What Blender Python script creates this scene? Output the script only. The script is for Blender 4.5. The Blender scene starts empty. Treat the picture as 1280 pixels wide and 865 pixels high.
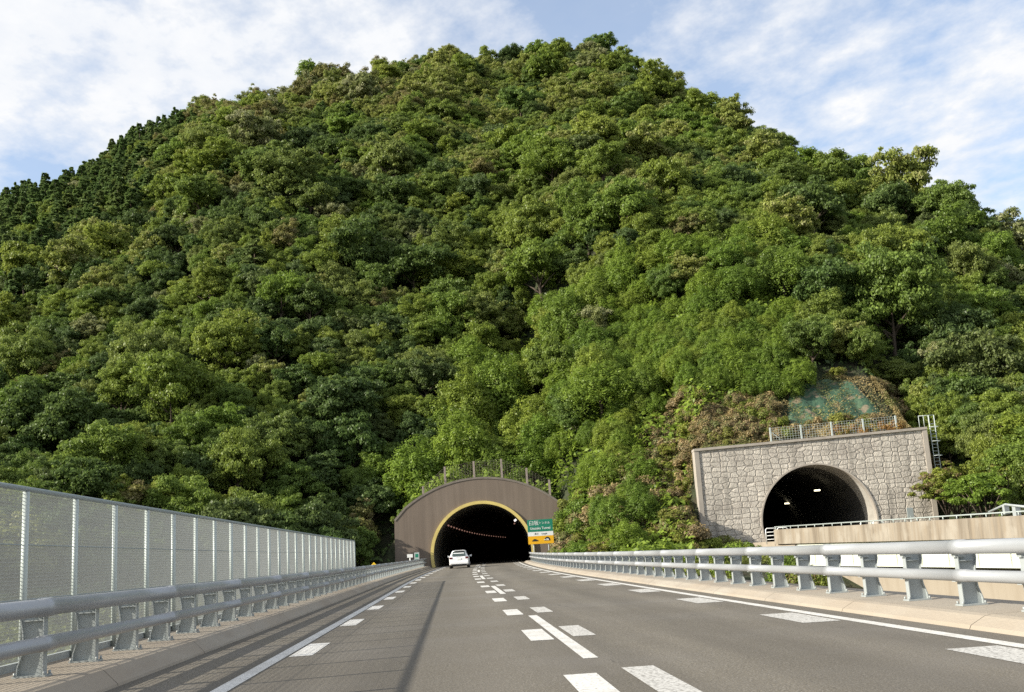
import bpy, math, random
import numpy as np
from mathutils import Vector
R = math.radians
scene = bpy.context.scene
COL = scene.collection

# ------------------------------------------------------------------ camera
CAM_F, CAM_PITCH, CAM_YAW, CAM_ROLL, CAM_H = 1327.0, 11.139, 3.766, 3.471, 1.12
def cam_axes():
    p, y, r = R(CAM_PITCH), R(CAM_YAW), R(CAM_ROLL)
    fwd = Vector((math.sin(y)*math.cos(p), math.cos(y)*math.cos(p), math.sin(p)))
    rt = Vector((math.cos(y), -math.sin(y), 0)); up = rt.cross(fwd)
    return rt*math.cos(r)-up*math.sin(r), up*math.cos(r)+rt*math.sin(r), fwd
RT, UP, FW = cam_axes()
cd = bpy.data.cameras.new("camera"); cam = bpy.data.objects.new("camera", cd); COL.objects.link(cam)
from mathutils import Matrix
cam.matrix_world = Matrix(((RT.x, UP.x, -FW.x, 0), (RT.y, UP.y, -FW.y, 0), (RT.z, UP.z, -FW.z, CAM_H), (0, 0, 0, 1)))
cd.sensor_width = 36.0; cd.lens = CAM_F/1280*36.0; cd.clip_start = 0.1; cd.clip_end = 20000
scene.camera = cam

# ------------------------------------------------------------------ sky and sun
SUN_EL, SUN_AZ = 26.5, 13.5          # elevation; degrees behind due left
sv = Vector((-math.cos(R(SUN_EL))*math.cos(R(SUN_AZ)), -math.cos(R(SUN_EL))*math.sin(R(SUN_AZ)), math.sin(R(SUN_EL))))
ld = bpy.data.lights.new("sun", 'SUN'); ld.energy = 4.6; ld.angle = R(0.5); ld.color = (1.0, 0.93, 0.80)
sun = bpy.data.objects.new("sun", ld); COL.objects.link(sun)
sun.rotation_euler = sv.to_track_quat('Z', 'Y').to_euler()
world = bpy.data.worlds.new("World"); scene.world = world; world.use_nodes = True
wn, wl = world.node_tree.nodes, world.node_tree.links
for n in list(wn): wn.remove(n)
def N(nodes, t, **kw):
    n = nodes.new(t)
    for k, v in kw.items(): setattr(n, k, v)
    return n
sky = N(wn, 'ShaderNodeTexSky', sky_type='NISHITA', sun_disc=False, sun_elevation=R(SUN_EL),
        sun_rotation=math.atan2(sv.x, sv.y), altitude=100, air_density=1.0, dust_density=1.2, ozone_density=1.5)
tc = N(wn, 'ShaderNodeTexCoord'); sep = N(wn, 'ShaderNodeSeparateXYZ'); wl.new(tc.outputs['Generated'], sep.inputs[0])
def math_n(nodes, links, op, a, b=None, clamp=False):
    m = nodes.new('ShaderNodeMath'); m.operation = op; m.use_clamp = clamp
    for i, v in enumerate((a, b)):
        if v is None: continue
        if isinstance(v, (int, float)): m.inputs[i].default_value = v
        else: links.new(v, m.inputs[i])
    return m.outputs[0]
zz = math_n(wn, wl, 'ADD', math_n(wn, wl, 'MAXIMUM', sep.outputs[2], 0.0), 0.12)
cx_ = math_n(wn, wl, 'DIVIDE', sep.outputs[0], zz); cy_ = math_n(wn, wl, 'DIVIDE', sep.outputs[1], zz)
cmb = N(wn, 'ShaderNodeCombineXYZ'); wl.new(cx_, cmb.inputs[0]); wl.new(cy_, cmb.inputs[1]); cmb.inputs[2].default_value = 3.7
mp = N(wn, 'ShaderNodeMapping'); wl.new(cmb.outputs[0], mp.inputs[0]); mp.inputs['Location'].default_value = (0.9, 0.2, 0)
mp.inputs['Scale'].default_value = (1.0, 0.8, 1.0); mp.inputs['Rotation'].default_value = (0, 0, 0.6)
n1 = N(wn, 'ShaderNodeTexNoise'); n1.inputs['Scale'].default_value = 1.5; n1.inputs['Detail'].default_value = 8; n1.inputs['Roughness'].default_value = 0.55
n1.inputs['Distortion'].default_value = 0.35
wl.new(mp.outputs[0], n1.inputs['Vector'])
n2 = N(wn, 'ShaderNodeTexNoise'); n2.inputs['Scale'].default_value = 9.0; n2.inputs['Detail'].default_value = 6; n2.inputs['Roughness'].default_value = 0.6
wl.new(mp.outputs[0], n2.inputs['Vector'])
sm = math_n(wn, wl, 'ADD', math_n(wn, wl, 'MULTIPLY', n1.outputs['Fac'], 0.62), math_n(wn, wl, 'MULTIPLY', n2.outputs['Fac'], 0.38))
rp = N(wn, 'ShaderNodeValToRGB'); wl.new(sm, rp.inputs[0])
rp.color_ramp.elements[0].position = 0.41; rp.color_ramp.elements[1].position = 0.57
rp.color_ramp.elements[0].color = (0.25, 0.25, 0.25, 1); rp.color_ramp.elements[1].color = (1, 1, 1, 1)
rc = N(wn, 'ShaderNodeValToRGB'); wl.new(n2.outputs['Fac'], rc.inputs[0])
rc.color_ramp.elements[0].position = 0.25; rc.color_ramp.elements[1].position = 0.75
CL = 4.2
rc.color_ramp.elements[0].color = (0.80, 0.85, 0.93, 1); rc.color_ramp.elements[1].color = (1.0, 1.0, 1.0, 1)
cm = N(wn, 'ShaderNodeVectorMath', operation='SCALE'); wl.new(rc.outputs[0], cm.inputs[0]); cm.inputs['Scale'].default_value = CL
mx = N(wn, 'ShaderNodeMix', data_type='RGBA'); wl.new(rp.outputs[0], mx.inputs['Factor'])
wl.new(sky.outputs[0], mx.inputs[6]); wl.new(cm.outputs[0], mx.inputs[7])
bg = N(wn, 'ShaderNodeBackground'); bg.inputs['Strength'].default_value = 0.13; wl.new(mx.outputs[2], bg.inputs['Color'])
wo = N(wn, 'ShaderNodeOutputWorld'); wl.new(bg.outputs[0], wo.inputs[0])
vs = scene.view_settings; vs.view_transform = 'Standard'; vs.look = 'None'; vs.gamma = 1; vs.exposure = 0.90
cy = scene.cycles; cy.max_bounces = 5; cy.diffuse_bounces = 3; cy.glossy_bounces = 2; cy.transmission_bounces = 4; cy.transparent_max_bounces = 6
cy.use_denoising = False
try: cy.use_adaptive_sampling = False
except Exception: pass

# ------------------------------------------------------------------ helpers
class MB:
    def __init__(s): s.v = []; s.f = []; s.sm = []
    def face(s, pts, smooth=False):
        b = len(s.v); s.v += [tuple(p) for p in pts]; s.f.append(tuple(range(b, b+len(pts)))); s.sm.append(smooth)
    def box(s, x0, x1, y0, y1, z0, z1):
        s.hexa([(x0,y0,z0),(x1,y0,z0),(x1,y1,z0),(x0,y1,z0)], [(x0,y0,z1),(x1,y0,z1),(x1,y1,z1),(x0,y1,z1)])
    def hexa(s, lo, hi, caps=True):
        b = len(s.v); n = len(lo); s.v += [tuple(p) for p in lo]+[tuple(p) for p in hi]
        if caps: s.f += [tuple(b+i for i in range(n))[::-1], tuple(b+n+i for i in range(n))]; s.sm += [False]*2
        for i in range(n):
            j = (i+1) % n; s.f.append((b+i, b+j, b+n+j, b+n+i)); s.sm.append(False)
    def loft(s, rings, close=True, caps=True, smooth=True):
        b = len(s.v); n = len(rings[0])
        for r in rings: s.v += [tuple(p) for p in r]
        for k in range(len(rings)-1):
            for i in range(n if close else n-1):
                j = (i+1) % n
                s.f.append((b+k*n+i, b+k*n+j, b+(k+1)*n+j, b+(k+1)*n+i)); s.sm.append(smooth)
        if caps and close:
            s.f.append(tuple(b+i for i in range(n))[::-1]); s.sm.append(False)
            s.f.append(tuple(b+(len(rings)-1)*n+i for i in range(n))); s.sm.append(False)
    def tube(s, pts, rad, n=8, caps=True):
        pts = [Vector(p) for p in pts]; rings = []
        rads = rad if isinstance(rad, (list, tuple)) else [rad]*len(pts)
        for i, p in enumerate(pts):
            d = (pts[min(i+1, len(pts)-1)]-pts[max(i-1, 0)]).normalized()
            a = d.cross(Vector((0,0,1)))
            if a.length < 0.05: a = d.cross(Vector((0,1,0)))
            a.normalize(); c = d.cross(a)
            rings.append([p+(a*math.cos(2*math.pi*k/n)+c*math.sin(2*math.pi*k/n))*rads[i] for k in range(n)])
        s.loft(rings, True, caps)
    def mesh(s, name):
        me = bpy.data.meshes.new(name); me.from_pydata(s.v, [], s.f); me.polygons.foreach_set('use_smooth', s.sm)
        me.update(); return me
    def build(s, name, mat, parent=None, bevel=0.0):
        me = s.mesh(name); me.materials.append(mat)
        o = bpy.data.objects.new(name, me); COL.objects.link(o)
        if parent: o.parent = parent
        if bevel:
            m = o.modifiers.new('bevel', 'BEVEL'); m.width = bevel; m.segments = 2; m.limit_method = 'ANGLE'
        return o
def tag(o, label=None, cat=None, group=None, kind=None):
    for k, v in (('label', label), ('category', cat), ('group', group), ('kind', kind)):
        if v: o[k] = v
    return o
def empty(name, loc=(0,0,0), rz=0, label=None, cat=None, group=None):
    o = bpy.data.objects.new(name, None); COL.objects.link(o); o.location = loc; o.rotation_euler = (0,0,rz)
    o.empty_display_size = 0.3
    return tag(o, label, cat, group)
def link(name, me, parent=None):
    o = bpy.data.objects.new(name, me); COL.objects.link(o)
    if parent: o.parent = parent
    return o

# materials
def mat(name, col, rough=0.6, metal=0.0, noise=None, bump=None, spec=0.4, emit=None):
    """noise: list of (scale vec, detail, dark colour, lo, hi, amount)"""
    m = bpy.data.materials.new(name); m.use_nodes = True; nt = m.node_tree; ns, ls = nt.nodes, nt.links
    b = ns['Principled BSDF']; b.inputs['Roughness'].default_value = rough; b.inputs['Metallic'].default_value = metal
    b.inputs['Specular IOR Level'].default_value = spec
    tcn = ns.new('ShaderNodeTexCoord')
    rgb = ns.new('ShaderNodeRGB'); rgb.outputs[0].default_value = (*col, 1); cur = rgb.outputs[0]
    for (sc, det, c2, lo, hi, am) in (noise or []):
        mpn = ns.new('ShaderNodeMapping'); mpn.inputs['Scale'].default_value = sc; ls.new(tcn.outputs['Object'], mpn.inputs[0])
        nz = ns.new('ShaderNodeTexNoise'); nz.inputs['Scale'].default_value = 1; nz.inputs['Detail'].default_value = det
        nz.inputs['Roughness'].default_value = 0.6
        ls.new(mpn.outputs[0], nz.inputs['Vector'])
        r = ns.new('ShaderNodeMapRange'); r.inputs['From Min'].default_value = lo; r.inputs['From Max'].default_value = hi
        r.inputs['To Max'].default_value = am; ls.new(nz.outputs['Fac'], r.inputs[0])
        x = ns.new('ShaderNodeMix'); x.data_type = 'RGBA'; ls.new(r.outputs[0], x.inputs['Factor']); ls.new(cur, x.inputs[6])
        x.inputs[7].default_value = (*c2, 1); cur = x.outputs[2]
    ls.new(cur, b.inputs['Base Color'])
    if bump:
        sc, det, st, dist = bump
        mpn = ns.new('ShaderNodeMapping'); mpn.inputs['Scale'].default_value = sc; ls.new(tcn.outputs['Object'], mpn.inputs[0])
        nz = ns.new('ShaderNodeTexNoise'); nz.inputs['Scale'].default_value = 1; nz.inputs['Detail'].default_value = det
        ls.new(mpn.outputs[0], nz.inputs['Vector'])
        bp = ns.new('ShaderNodeBump'); bp.inputs['Strength'].default_value = st; bp.inputs['Distance'].default_value = dist
        ls.new(nz.outputs['Fac'], bp.inputs['Height']); ls.new(bp.outputs[0], b.inputs['Normal'])
    if emit:
        b.inputs['Emission Color'].default_value = (*emit[0], 1); b.inputs['Emission Strength'].default_value = emit[1]
    return m
M = {}
M['asphalt'] = mat('asphalt', (0.126,0.110,0.083), 0.85, noise=[((45,45,45),3,(0.30,0.28,0.25),0.50,0.72,0.8), ((38,38,38),2,(0.045,0.042,0.04),0.50,0.72,0.8),
    ((0.9,0.06,1),4,(0.100,0.088,0.071),0.38,0.68,0.8), ((0.25,0.25,1),5,(0.16,0.148,0.132),0.45,0.7,0.5)], bump=((60,60,60),3,0.6,0.01))
def wear(m):
    ns, ls = m.node_tree.nodes, m.node_tree.links; b = ns['Principled BSDF']; src = b.inputs['Base Color'].links[0].from_socket
    t = ns.new('ShaderNodeTexCoord'); sp_ = ns.new('ShaderNodeSeparateXYZ'); ls.new(t.outputs['Object'], sp_.inputs[0])
    # polished wheel tracks follow the road: distance from the centre line
    yy = math_n(ns, ls, 'MAXIMUM', math_n(ns, ls, 'SUBTRACT', sp_.outputs[1], 45.0), 0.0)
    off = math_n(ns, ls, 'SUBTRACT', math_n(ns, ls, 'SUBTRACT', sp_.outputs[0], 1.4), math_n(ns, ls, 'DIVIDE', math_n(ns, ls, 'MULTIPLY', yy, yy), 3025.0))
    tr = math_n(ns, ls, 'COSINE', math_n(ns, ls, 'MULTIPLY', math_n(ns, ls, 'SUBTRACT', off, 1.05), 2*math.pi/1.85))
    nz = ns.new('ShaderNodeTexNoise'); nz.inputs['Scale'].default_value = 1.0; nz.inputs['Detail'].default_value = 5
    mp_ = ns.new('ShaderNodeMapping'); mp_.inputs['Scale'].default_value = (1.6, .12, 1); ls.new(t.outputs['Object'], mp_.inputs[0]); ls.new(mp_.outputs[0], nz.inputs['Vector'])
    v = math_n(ns, ls, 'ADD', math_n(ns, ls, 'MULTIPLY', tr, .5), math_n(ns, ls, 'MULTIPLY', math_n(ns, ls, 'SUBTRACT', nz.outputs['Fac'], .5), 2.4))
    mr = ns.new('ShaderNodeMapRange'); mr.inputs['From Min'].default_value = -1; mr.inputs['From Max'].default_value = 1; mr.inputs['To Min'].default_value = .80; mr.inputs['To Max'].default_value = 1.16; ls.new(v, mr.inputs[0])
    sc = ns.new('ShaderNodeVectorMath'); sc.operation = 'SCALE'; ls.new(src, sc.inputs[0]); ls.new(mr.outputs[0], sc.inputs['Scale'])
    # fine cracks
    vo = ns.new('ShaderNodeTexVoronoi'); vo.feature = 'DISTANCE_TO_EDGE'; vo.inputs['Scale'].default_value = .33
    ad = ns.new('ShaderNodeVectorMath'); ad.operation = 'MULTIPLY_ADD'; n3 = ns.new('ShaderNodeTexNoise'); n3.inputs['Scale'].default_value = 1.3; n3.inputs['Detail'].default_value = 5
    ls.new(t.outputs['Object'], n3.inputs['Vector']); ls.new(n3.outputs['Color'], ad.inputs[0]); ad.inputs[1].default_value = (1.6,1.6,0); ls.new(t.outputs['Object'], ad.inputs[2]); ls.new(ad.outputs[0], vo.inputs['Vector'])
    c1 = ns.new('ShaderNodeMapRange'); c1.inputs['From Min'].default_value = .004; c1.inputs['From Max'].default_value = .0015; ls.new(vo.outputs['Distance'], c1.inputs[0])
    n4 = ns.new('ShaderNodeTexNoise'); n4.inputs['Scale'].default_value = .25; ls.new(t.outputs['Object'], n4.inputs['Vector'])
    c2 = ns.new('ShaderNodeMapRange'); c2.inputs['From Min'].default_value = .54; c2.inputs['From Max'].default_value = .60; c2.inputs['To Max'].default_value = .7; ls.new(n4.outputs['Fac'], c2.inputs[0])
    x = ns.new('ShaderNodeMix'); x.data_type = 'RGBA'; ls.new(math_n(ns, ls, 'MULTIPLY', c1.outputs[0], c2.outputs[0]), x.inputs['Factor']); ls.new(sc.outputs[0], x.inputs[6]); x.inputs[7].default_value = (.04,.037,.033,1)
    ls.new(x.outputs[2], b.inputs['Base Color'])
wear(M['asphalt'])
M['paint'] = mat('road_paint', (0.62,0.61,0.58), 0.6, noise=[((30,30,30),4,(0.22,0.21,0.19),0.54,0.66,0.8), ((1.5,1.5,1.5),4,(0.40,0.38,0.34),0.45,0.7,0.6)])
M['paintworn'] = mat('road_paint_worn', (0.50,0.49,0.46), 0.7, noise=[((28,28,28),4,(0.16,0.15,0.135),0.48,0.62,0.85)])
M['kerb'] = mat('kerb_concrete', (0.32,0.288,0.238), 0.9, noise=[((1.3,0.5,3),5,(0.22,0.18,0.14),0.42,0.7,0.7), ((12,12,12),4,(0.26,0.23,0.19),0.5,0.75,0.5), ((0.3,0.25,1),3,(0.30,0.25,0.19),0.4,0.6,0.6)], bump=((20,20,20),5,0.5,0.02))
M['galv'] = mat('painted_steel', (0.35,0.365,0.38), 0.42, 0.25, noise=[((2,0.5,6),5,(0.25,0.265,0.27),0.48,0.72,0.5), ((25,3,25),3,(0.30,0.30,0.29),0.6,0.8,0.4)], spec=0.5)
M['galvpost'] = mat('post_steel', (0.36,0.39,0.39), 0.5, 0.2, noise=[((6,6,3),4,(0.22,0.23,0.22),0.45,0.75,0.5)], spec=0.5)
M['fencepost'] = mat('fence_steel', (0.44,0.49,0.47), 0.5, 0.1, noise=[((6,6,2),4,(0.36,0.40,0.38),0.45,0.75,0.5)])
M['fencerail'] = mat('fence_rail_steel', (0.26,0.30,0.31), 0.5, 0.2)
M['wire'] = mat('wire', (0.37,0.385,0.37), 0.5, 0.2)
M['brown'] = mat('brown_panel', (0.172,0.137,0.108), 0.85, noise=[((1.5,1.5,0.10),5,(0.135,0.106,0.083),0.42,0.66,0.6), ((0.25,0.25,0.2),4,(0.21,0.17,0.14),0.5,0.75,0.5)], bump=((2.2,2.2,0.03),1,0.4,0.04))
M['brownedge'] = mat('brown_edge', (0.19,0.165,0.14), 0.85, noise=[((1,1,1),4,(0.12,0.10,0.085),0.4,0.7,0.7)])
M['yellow'] = mat('yellow_rim', (0.60,0.48,0.16), 0.55, noise=[((0.7,0.7,0.7),4,(0.42,0.33,0.12),0.45,0.7,0.6)])
M['lining'] = mat('tunnel_lining', (0.34,0.32,0.28), 0.85, noise=[((0.2,0.2,0.6),4,(0.16,0.15,0.135),0.35,0.6,0.9)])
M['liningshade'] = mat('tunnel_lining_shaded', (0.12,0.115,0.105), 0.85, noise=[((0.2,0.2,0.6),4,(0.06,0.058,0.052),0.35,0.6,0.9)])  # shade of the deep tunnel put into the colour
M['liningsun'] = mat('tunnel_lining_sunlit', (0.42,0.40,0.36), 0.7, noise=[((0.3,0.3,0.8),4,(0.25,0.23,0.2),0.4,0.7,0.7)])  # sun patch at the tunnel mouth put into the colour
M['parapet'] = mat('stained_concrete', (0.265,0.232,0.185), 0.9, noise=[((1.1,1.1,0.12),5,(0.15,0.122,0.09),0.42,0.60,0.9), ((3.2,3.2,0.25),4,(0.25,0.205,0.15),0.45,0.62,0.7), ((0.7,0.7,0.5),4,(0.33,0.30,0.25),0.5,0.65,0.6)], bump=((8,8,8),4,0.3,0.02))
M['concrete'] = mat('pier_concrete', (0.30,0.26,0.205), 0.9, noise=[((0.8,0.8,0.2),5,(0.24,0.20,0.15),0.42,0.7,0.8)])
M['trimconcrete'] = mat('trim_concrete', (0.36,0.325,0.28), 0.9, noise=[((1.5,1.5,0.5),5,(0.26,0.23,0.2),0.45,0.7,0.7)])
M['girder'] = mat('white_steel', (0.58,0.60,0.52), 0.45, noise=[((0.5,0.5,2),4,(0.66,0.68,0.60),0.45,0.7,0.6)])
M['weathered'] = mat('weathered_post', (0.33,0.28,0.24), 0.9, noise=[((5,5,2),4,(0.18,0.15,0.13),0.4,0.7,0.7)])
M['white'] = mat('white_enamel', (0.78,0.78,0.75), 0.5)
M['carwhite'] = mat('car_paint', (0.80,0.80,0.80), 0.25, 0.0, spec=0.6)
M['glass'] = mat('car_glass', (0.03,0.05,0.045), 0.08, spec=0.8)
M['rubber'] = mat('rubber', (0.02,0.02,0.02), 0.9)
M['darkplastic'] = mat('dark_plastic', (0.035,0.035,0.035), 0.6)
M['taillight'] = mat('tail_light', (0.10,0.012,0.012), 0.25)
M['rim'] = mat('wheel_rim', (0.45,0.45,0.46), 0.35, 0.8)
M['signgreen'] = mat('sign_green', (0.012,0.19,0.115), 0.5)
M['signorange'] = mat('sign_orange', (0.80,0.42,0.01), 0.5)
M['signback'] = mat('sign_back', (0.35,0.36,0.36), 0.6, 0.3)
M['black'] = mat('black_paint', (0.02,0.02,0.02), 0.6)
M['signyellow'] = mat('sign_yellow', (0.85,0.55,0.02), 0.5)
M['lampred'] = mat('lamp_sodium', (0.4,0.1,0.03), 0.5, emit=((1.0,0.55,0.42), 0.14))
M['lampwarm'] = mat('lamp_warm', (0.6,0.6,0.5), 0.5, emit=((1.0,0.90,0.62), 1.6))
M['lampwhite'] = mat('lamp_white', (0.6,0.6,0.6), 0.5, emit=((0.95,0.9,0.88), 0.8))
for q_ in ('lampred','lampwarm','lampwhite'):
    try: M[q_].cycles.emission_sampling = 'NONE'
    except Exception: pass
M['bark'] = mat('bark', (0.10,0.075,0.055), 0.95, noise=[((6,6,1.5),4,(0.045,0.035,0.028),0.4,0.7,0.8)])
M['soil'] = mat('hill_soil', (0.035,0.045,0.018), 0.95, noise=[((0.4,0.4,0.4),5,(0.055,0.045,0.028),0.45,0.65,0.8), ((2.5,2.5,2.5),4,(0.02,0.03,0.012),0.45,0.65,0.7)], bump=((1.5,1.5,1.5),6,1.0,0.5))
M['base'] = mat('valley_ground', (0.06,0.08,0.03), 0.95, noise=[((0.05,0.05,0.05),5,(0.10,0.09,0.05),0.4,0.65,0.8)])

def netmat():
    m = mat('green_net', (0.034,0.076,0.044), 0.8, noise=[((2.6,2.6,0.25),4,(0.012,0.05,0.032),0.45,0.65,0.8), ((0.5,0.5,0.5),4,(0.09,0.14,0.075),0.5,0.65,0.6), ((0.8,0.8,0.5),6,(0.17,0.135,0.09),0.55,0.62,0.85)], bump=((3,3,0.6),4,1.0,0.2))
    return m
M['net'] = netmat()
def stonemat():
    m = bpy.data.materials.new('cast_stone'); m.use_nodes = True; ns, ls = m.node_tree.nodes, m.node_tree.links
    b = ns['Principled BSDF']; b.inputs['Roughness'].default_value = 0.9
    t = ns.new('ShaderNodeTexCoord')
    warp = ns.new('ShaderNodeTexNoise'); warp.inputs['Scale'].default_value = 0.9; warp.inputs['Detail'].default_value = 3
    ls.new(t.outputs['Object'], warp.inputs['Vector'])
    ad = ns.new('ShaderNodeVectorMath'); ad.operation = 'MULTIPLY_ADD'; ls.new(warp.outputs['Color'], ad.inputs[0])
    ad.inputs[1].default_value = (0.30, 0.0, 0.25); ls.new(t.outputs['Object'], ad.inputs[2])
    mpn = ns.new('ShaderNodeMapping'); mpn.inputs['Scale'].default_value = (1.25, 0.0001, 2.05); ls.new(ad.outputs[0], mpn.inputs[0])
    vo = ns.new('ShaderNodeTexVoronoi'); vo.feature = 'DISTANCE_TO_EDGE'; vo.inputs['Scale'].default_value = 1; vo.inputs['Randomness'].default_value = 0.48
    ls.new(mpn.outputs[0], vo.inputs['Vector'])
    vc = ns.new('ShaderNodeTexVoronoi'); vc.inputs['Scale'].default_value = 1; vc.inputs['Randomness'].default_value = 0.48; ls.new(mpn.outputs[0], vc.inputs['Vector'])
    mr = ns.new('ShaderNodeMapRange'); mr.inputs['From Min'].default_value = 0.0; mr.inputs['From Max'].default_value = 0.06; ls.new(vo.outputs['Distance'], mr.inputs[0])
    nz = ns.new('ShaderNodeTexNoise'); nz.inputs['Scale'].default_value = 4.5; nz.inputs['Detail'].default_value = 7; nz.inputs['Roughness'].default_value = 0.65
    ls.new(t.outputs['Object'], nz.inputs['Vector'])
    nb = ns.new('ShaderNodeTexNoise'); nb.inputs['Scale'].default_value = 0.6; nb.inputs['Detail'].default_value = 5
    ls.new(t.outputs['Object'], nb.inputs['Vector'])
    c1 = ns.new('ShaderNodeMix'); c1.data_type = 'RGBA'; c1.inputs[6].default_value = (0.21,0.19,0.165,1); c1.inputs[7].default_value = (0.53,0.49,0.425,1); ls.new(mr.outputs[0], c1.inputs['Factor'])
    r2 = ns.new('ShaderNodeMapRange'); r2.inputs['From Min'].default_value = 0.45; r2.inputs['From Max'].default_value = 0.72; r2.inputs['To Max'].default_value = 0.75; ls.new(nb.outputs['Fac'], r2.inputs[0])
    c2 = ns.new('ShaderNodeMix'); c2.data_type = 'RGBA'; c2.inputs[7].default_value = (0.30,0.27,0.235,1); ls.new(c1.outputs[2], c2.inputs[6]); ls.new(r2.outputs[0], c2.inputs['Factor'])
    r3 = ns.new('ShaderNodeMapRange'); r3.inputs['From Min'].default_value = 0.5; r3.inputs['From Max'].default_value = 0.75; r3.inputs['To Max'].default_value = 0.6; ls.new(nz.outputs['Fac'], r3.inputs[0])
    c3 = ns.new('ShaderNodeMix'); c3.data_type = 'RGBA'; c3.inputs[7].default_value = (0.22,0.18,0.15,1); ls.new(c2.outputs[2], c3.inputs[6]); ls.new(r3.outputs[0], c3.inputs['Factor'])
    hs = ns.new('ShaderNodeMapRange'); hs.inputs['To Min'].default_value = 0.82; hs.inputs['To Max'].default_value = 1.1; ls.new(vc.outputs['Color'], hs.inputs[0])
    c4 = ns.new('ShaderNodeVectorMath'); c4.operation = 'SCALE'; ls.new(c3.outputs[2], c4.inputs[0]); ls.new(hs.outputs[0], c4.inputs['Scale'])
    mps = ns.new('ShaderNodeMapping'); mps.inputs['Scale'].default_value = (1.3, 1, .10); ls.new(t.outputs['Object'], mps.inputs[0])
    ns_ = ns.new('ShaderNodeTexNoise'); ns_.inputs['Scale'].default_value = 1.0; ns_.inputs['Detail'].default_value = 6; ls.new(mps.outputs[0], ns_.inputs['Vector'])
    rs_ = ns.new('ShaderNodeMapRange'); rs_.inputs['From Min'].default_value = .50; rs_.inputs['From Max'].default_value = .68; rs_.inputs['To Max'].default_value = .6; ls.new(ns_.outputs['Fac'], rs_.inputs[0])
    c5 = ns.new('ShaderNodeMix'); c5.data_type = 'RGBA'; c5.inputs[7].default_value = (.20,.185,.16,1); ls.new(c4.outputs[0], c5.inputs[6]); ls.new(rs_.outputs[0], c5.inputs['Factor'])
    ls.new(c5.outputs[2], b.inputs['Base Color'])
    m2 = ns.new('ShaderNodeMapRange'); m2.interpolation_type = 'SMOOTHSTEP'; m2.inputs['From Max'].default_value = 0.11; ls.new(vo.outputs['Distance'], m2.inputs[0])
    hsum = math_n(ns, ls, 'ADD', m2.outputs[0], math_n(ns, ls, 'MULTIPLY', nz.outputs['Fac'], 2.2))
    bp = ns.new('ShaderNodeBump'); bp.inputs['Strength'].default_value = 0.8; bp.inputs['Distance'].default_value = 0.06; ls.new(hsum, bp.inputs['Height'])
    ls.new(bp.outputs[0], b.inputs['Normal'])
    return m
M['stone'] = stonemat()

def leafmat(name, ramp, transl=0.28, patch=0.0, patchcol=(0.1,0.1,0.03)):
    m = bpy.data.materials.new(name); m.use_nodes = True; ns, ls = m.node_tree.nodes, m.node_tree.links
    for n in list(ns): ns.remove(n)
    oi = ns.new('ShaderNodeObjectInfo'); cr = ns.new('ShaderNodeValToRGB'); ls.new(oi.outputs['Random'], cr.inputs[0])
    el = cr.color_ramp.elements; ramp = ramp if len(ramp) > 1 else ramp*2
    while len(el) < len(ramp): el.new(0.5)
    for i, c in enumerate(ramp): el[i].position = i/(max(1, len(ramp)-1)); el[i].color = (*c, 1)
    at = ns.new('ShaderNodeAttribute'); at.attribute_name = 'tint'
    s = ns.new('ShaderNodeMapRange'); s.inputs['To Min'].default_value = 0.65; s.inputs['To Max'].default_value = 1.38; ls.new(at.outputs['Fac'], s.inputs[0])
    sc = ns.new('ShaderNodeVectorMath'); sc.operation = 'SCALE'; ls.new(cr.outputs[0], sc.inputs[0]); ls.new(s.outputs[0], sc.inputs['Scale'])
    # yellower where the leaf is young (per-leaf)
    mx2 = ns.new('ShaderNodeMix'); mx2.data_type = 'RGBA'; mx2.blend_type = 'MULTIPLY'
    pw = math_n(ns, ls, 'MULTIPLY', at.outputs['Fac'], 0.6); ls.new(pw, mx2.inputs['Factor']); ls.new(sc.outputs[0], mx2.inputs[6]); mx2.inputs[7].default_value = (1.15,1.0,0.72,1)
    col = mx2.outputs[2]
    if patch:
        at2 = ns.new('ShaderNodeAttribute'); at2.attribute_name = 'patch'
        mr = ns.new('ShaderNodeMapRange'); mr.inputs['From Min'].default_value = 1-patch; mr.inputs['From Max'].default_value = 1-patch+0.12; ls.new(at2.outputs['Fac'], mr.inputs[0])
        x = ns.new('ShaderNodeMix'); x.data_type = 'RGBA'; ls.new(mr.outputs[0], x.inputs['Factor']); ls.new(col, x.inputs[6]); x.inputs[7].default_value = (*patchcol, 1); col = x.outputs[2]
    d = ns.new('ShaderNodeBsdfDiffuse'); ls.new(col, d.inputs[0]); t = ns.new('ShaderNodeBsdfTranslucent'); ls.new(col, t.inputs[0])
    mm = ns.new('ShaderNodeMixShader'); mm.inputs[0].default_value = transl; ls.new(d.outputs[0], mm.inputs[1]); ls.new(t.outputs[0], mm.inputs[2])
    g = ns.new('ShaderNodeBsdfGlossy'); g.inputs['Roughness'].default_value = 0.45; g.inputs['Color'].default_value = (0.5,0.5,0.5,1)
    m3 = ns.new('ShaderNodeMixShader'); m3.inputs[0].default_value = 0.025; ls.new(mm.outputs[0], m3.inputs[1]); ls.new(g.outputs[0], m3.inputs[2])
    o = ns.new('ShaderNodeOutputMaterial'); ls.new(m3.outputs[0], o.inputs[0])
    return m
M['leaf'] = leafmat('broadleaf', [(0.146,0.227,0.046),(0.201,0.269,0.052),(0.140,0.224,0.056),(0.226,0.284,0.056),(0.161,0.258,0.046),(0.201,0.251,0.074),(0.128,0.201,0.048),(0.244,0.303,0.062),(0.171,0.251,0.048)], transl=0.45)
M['leafdark'] = leafmat('dark_leaf', [(0.086,0.146,0.042),(0.112,0.172,0.048),(0.092,0.148,0.052),(0.124,0.166,0.056)], transl=0.42)
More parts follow.
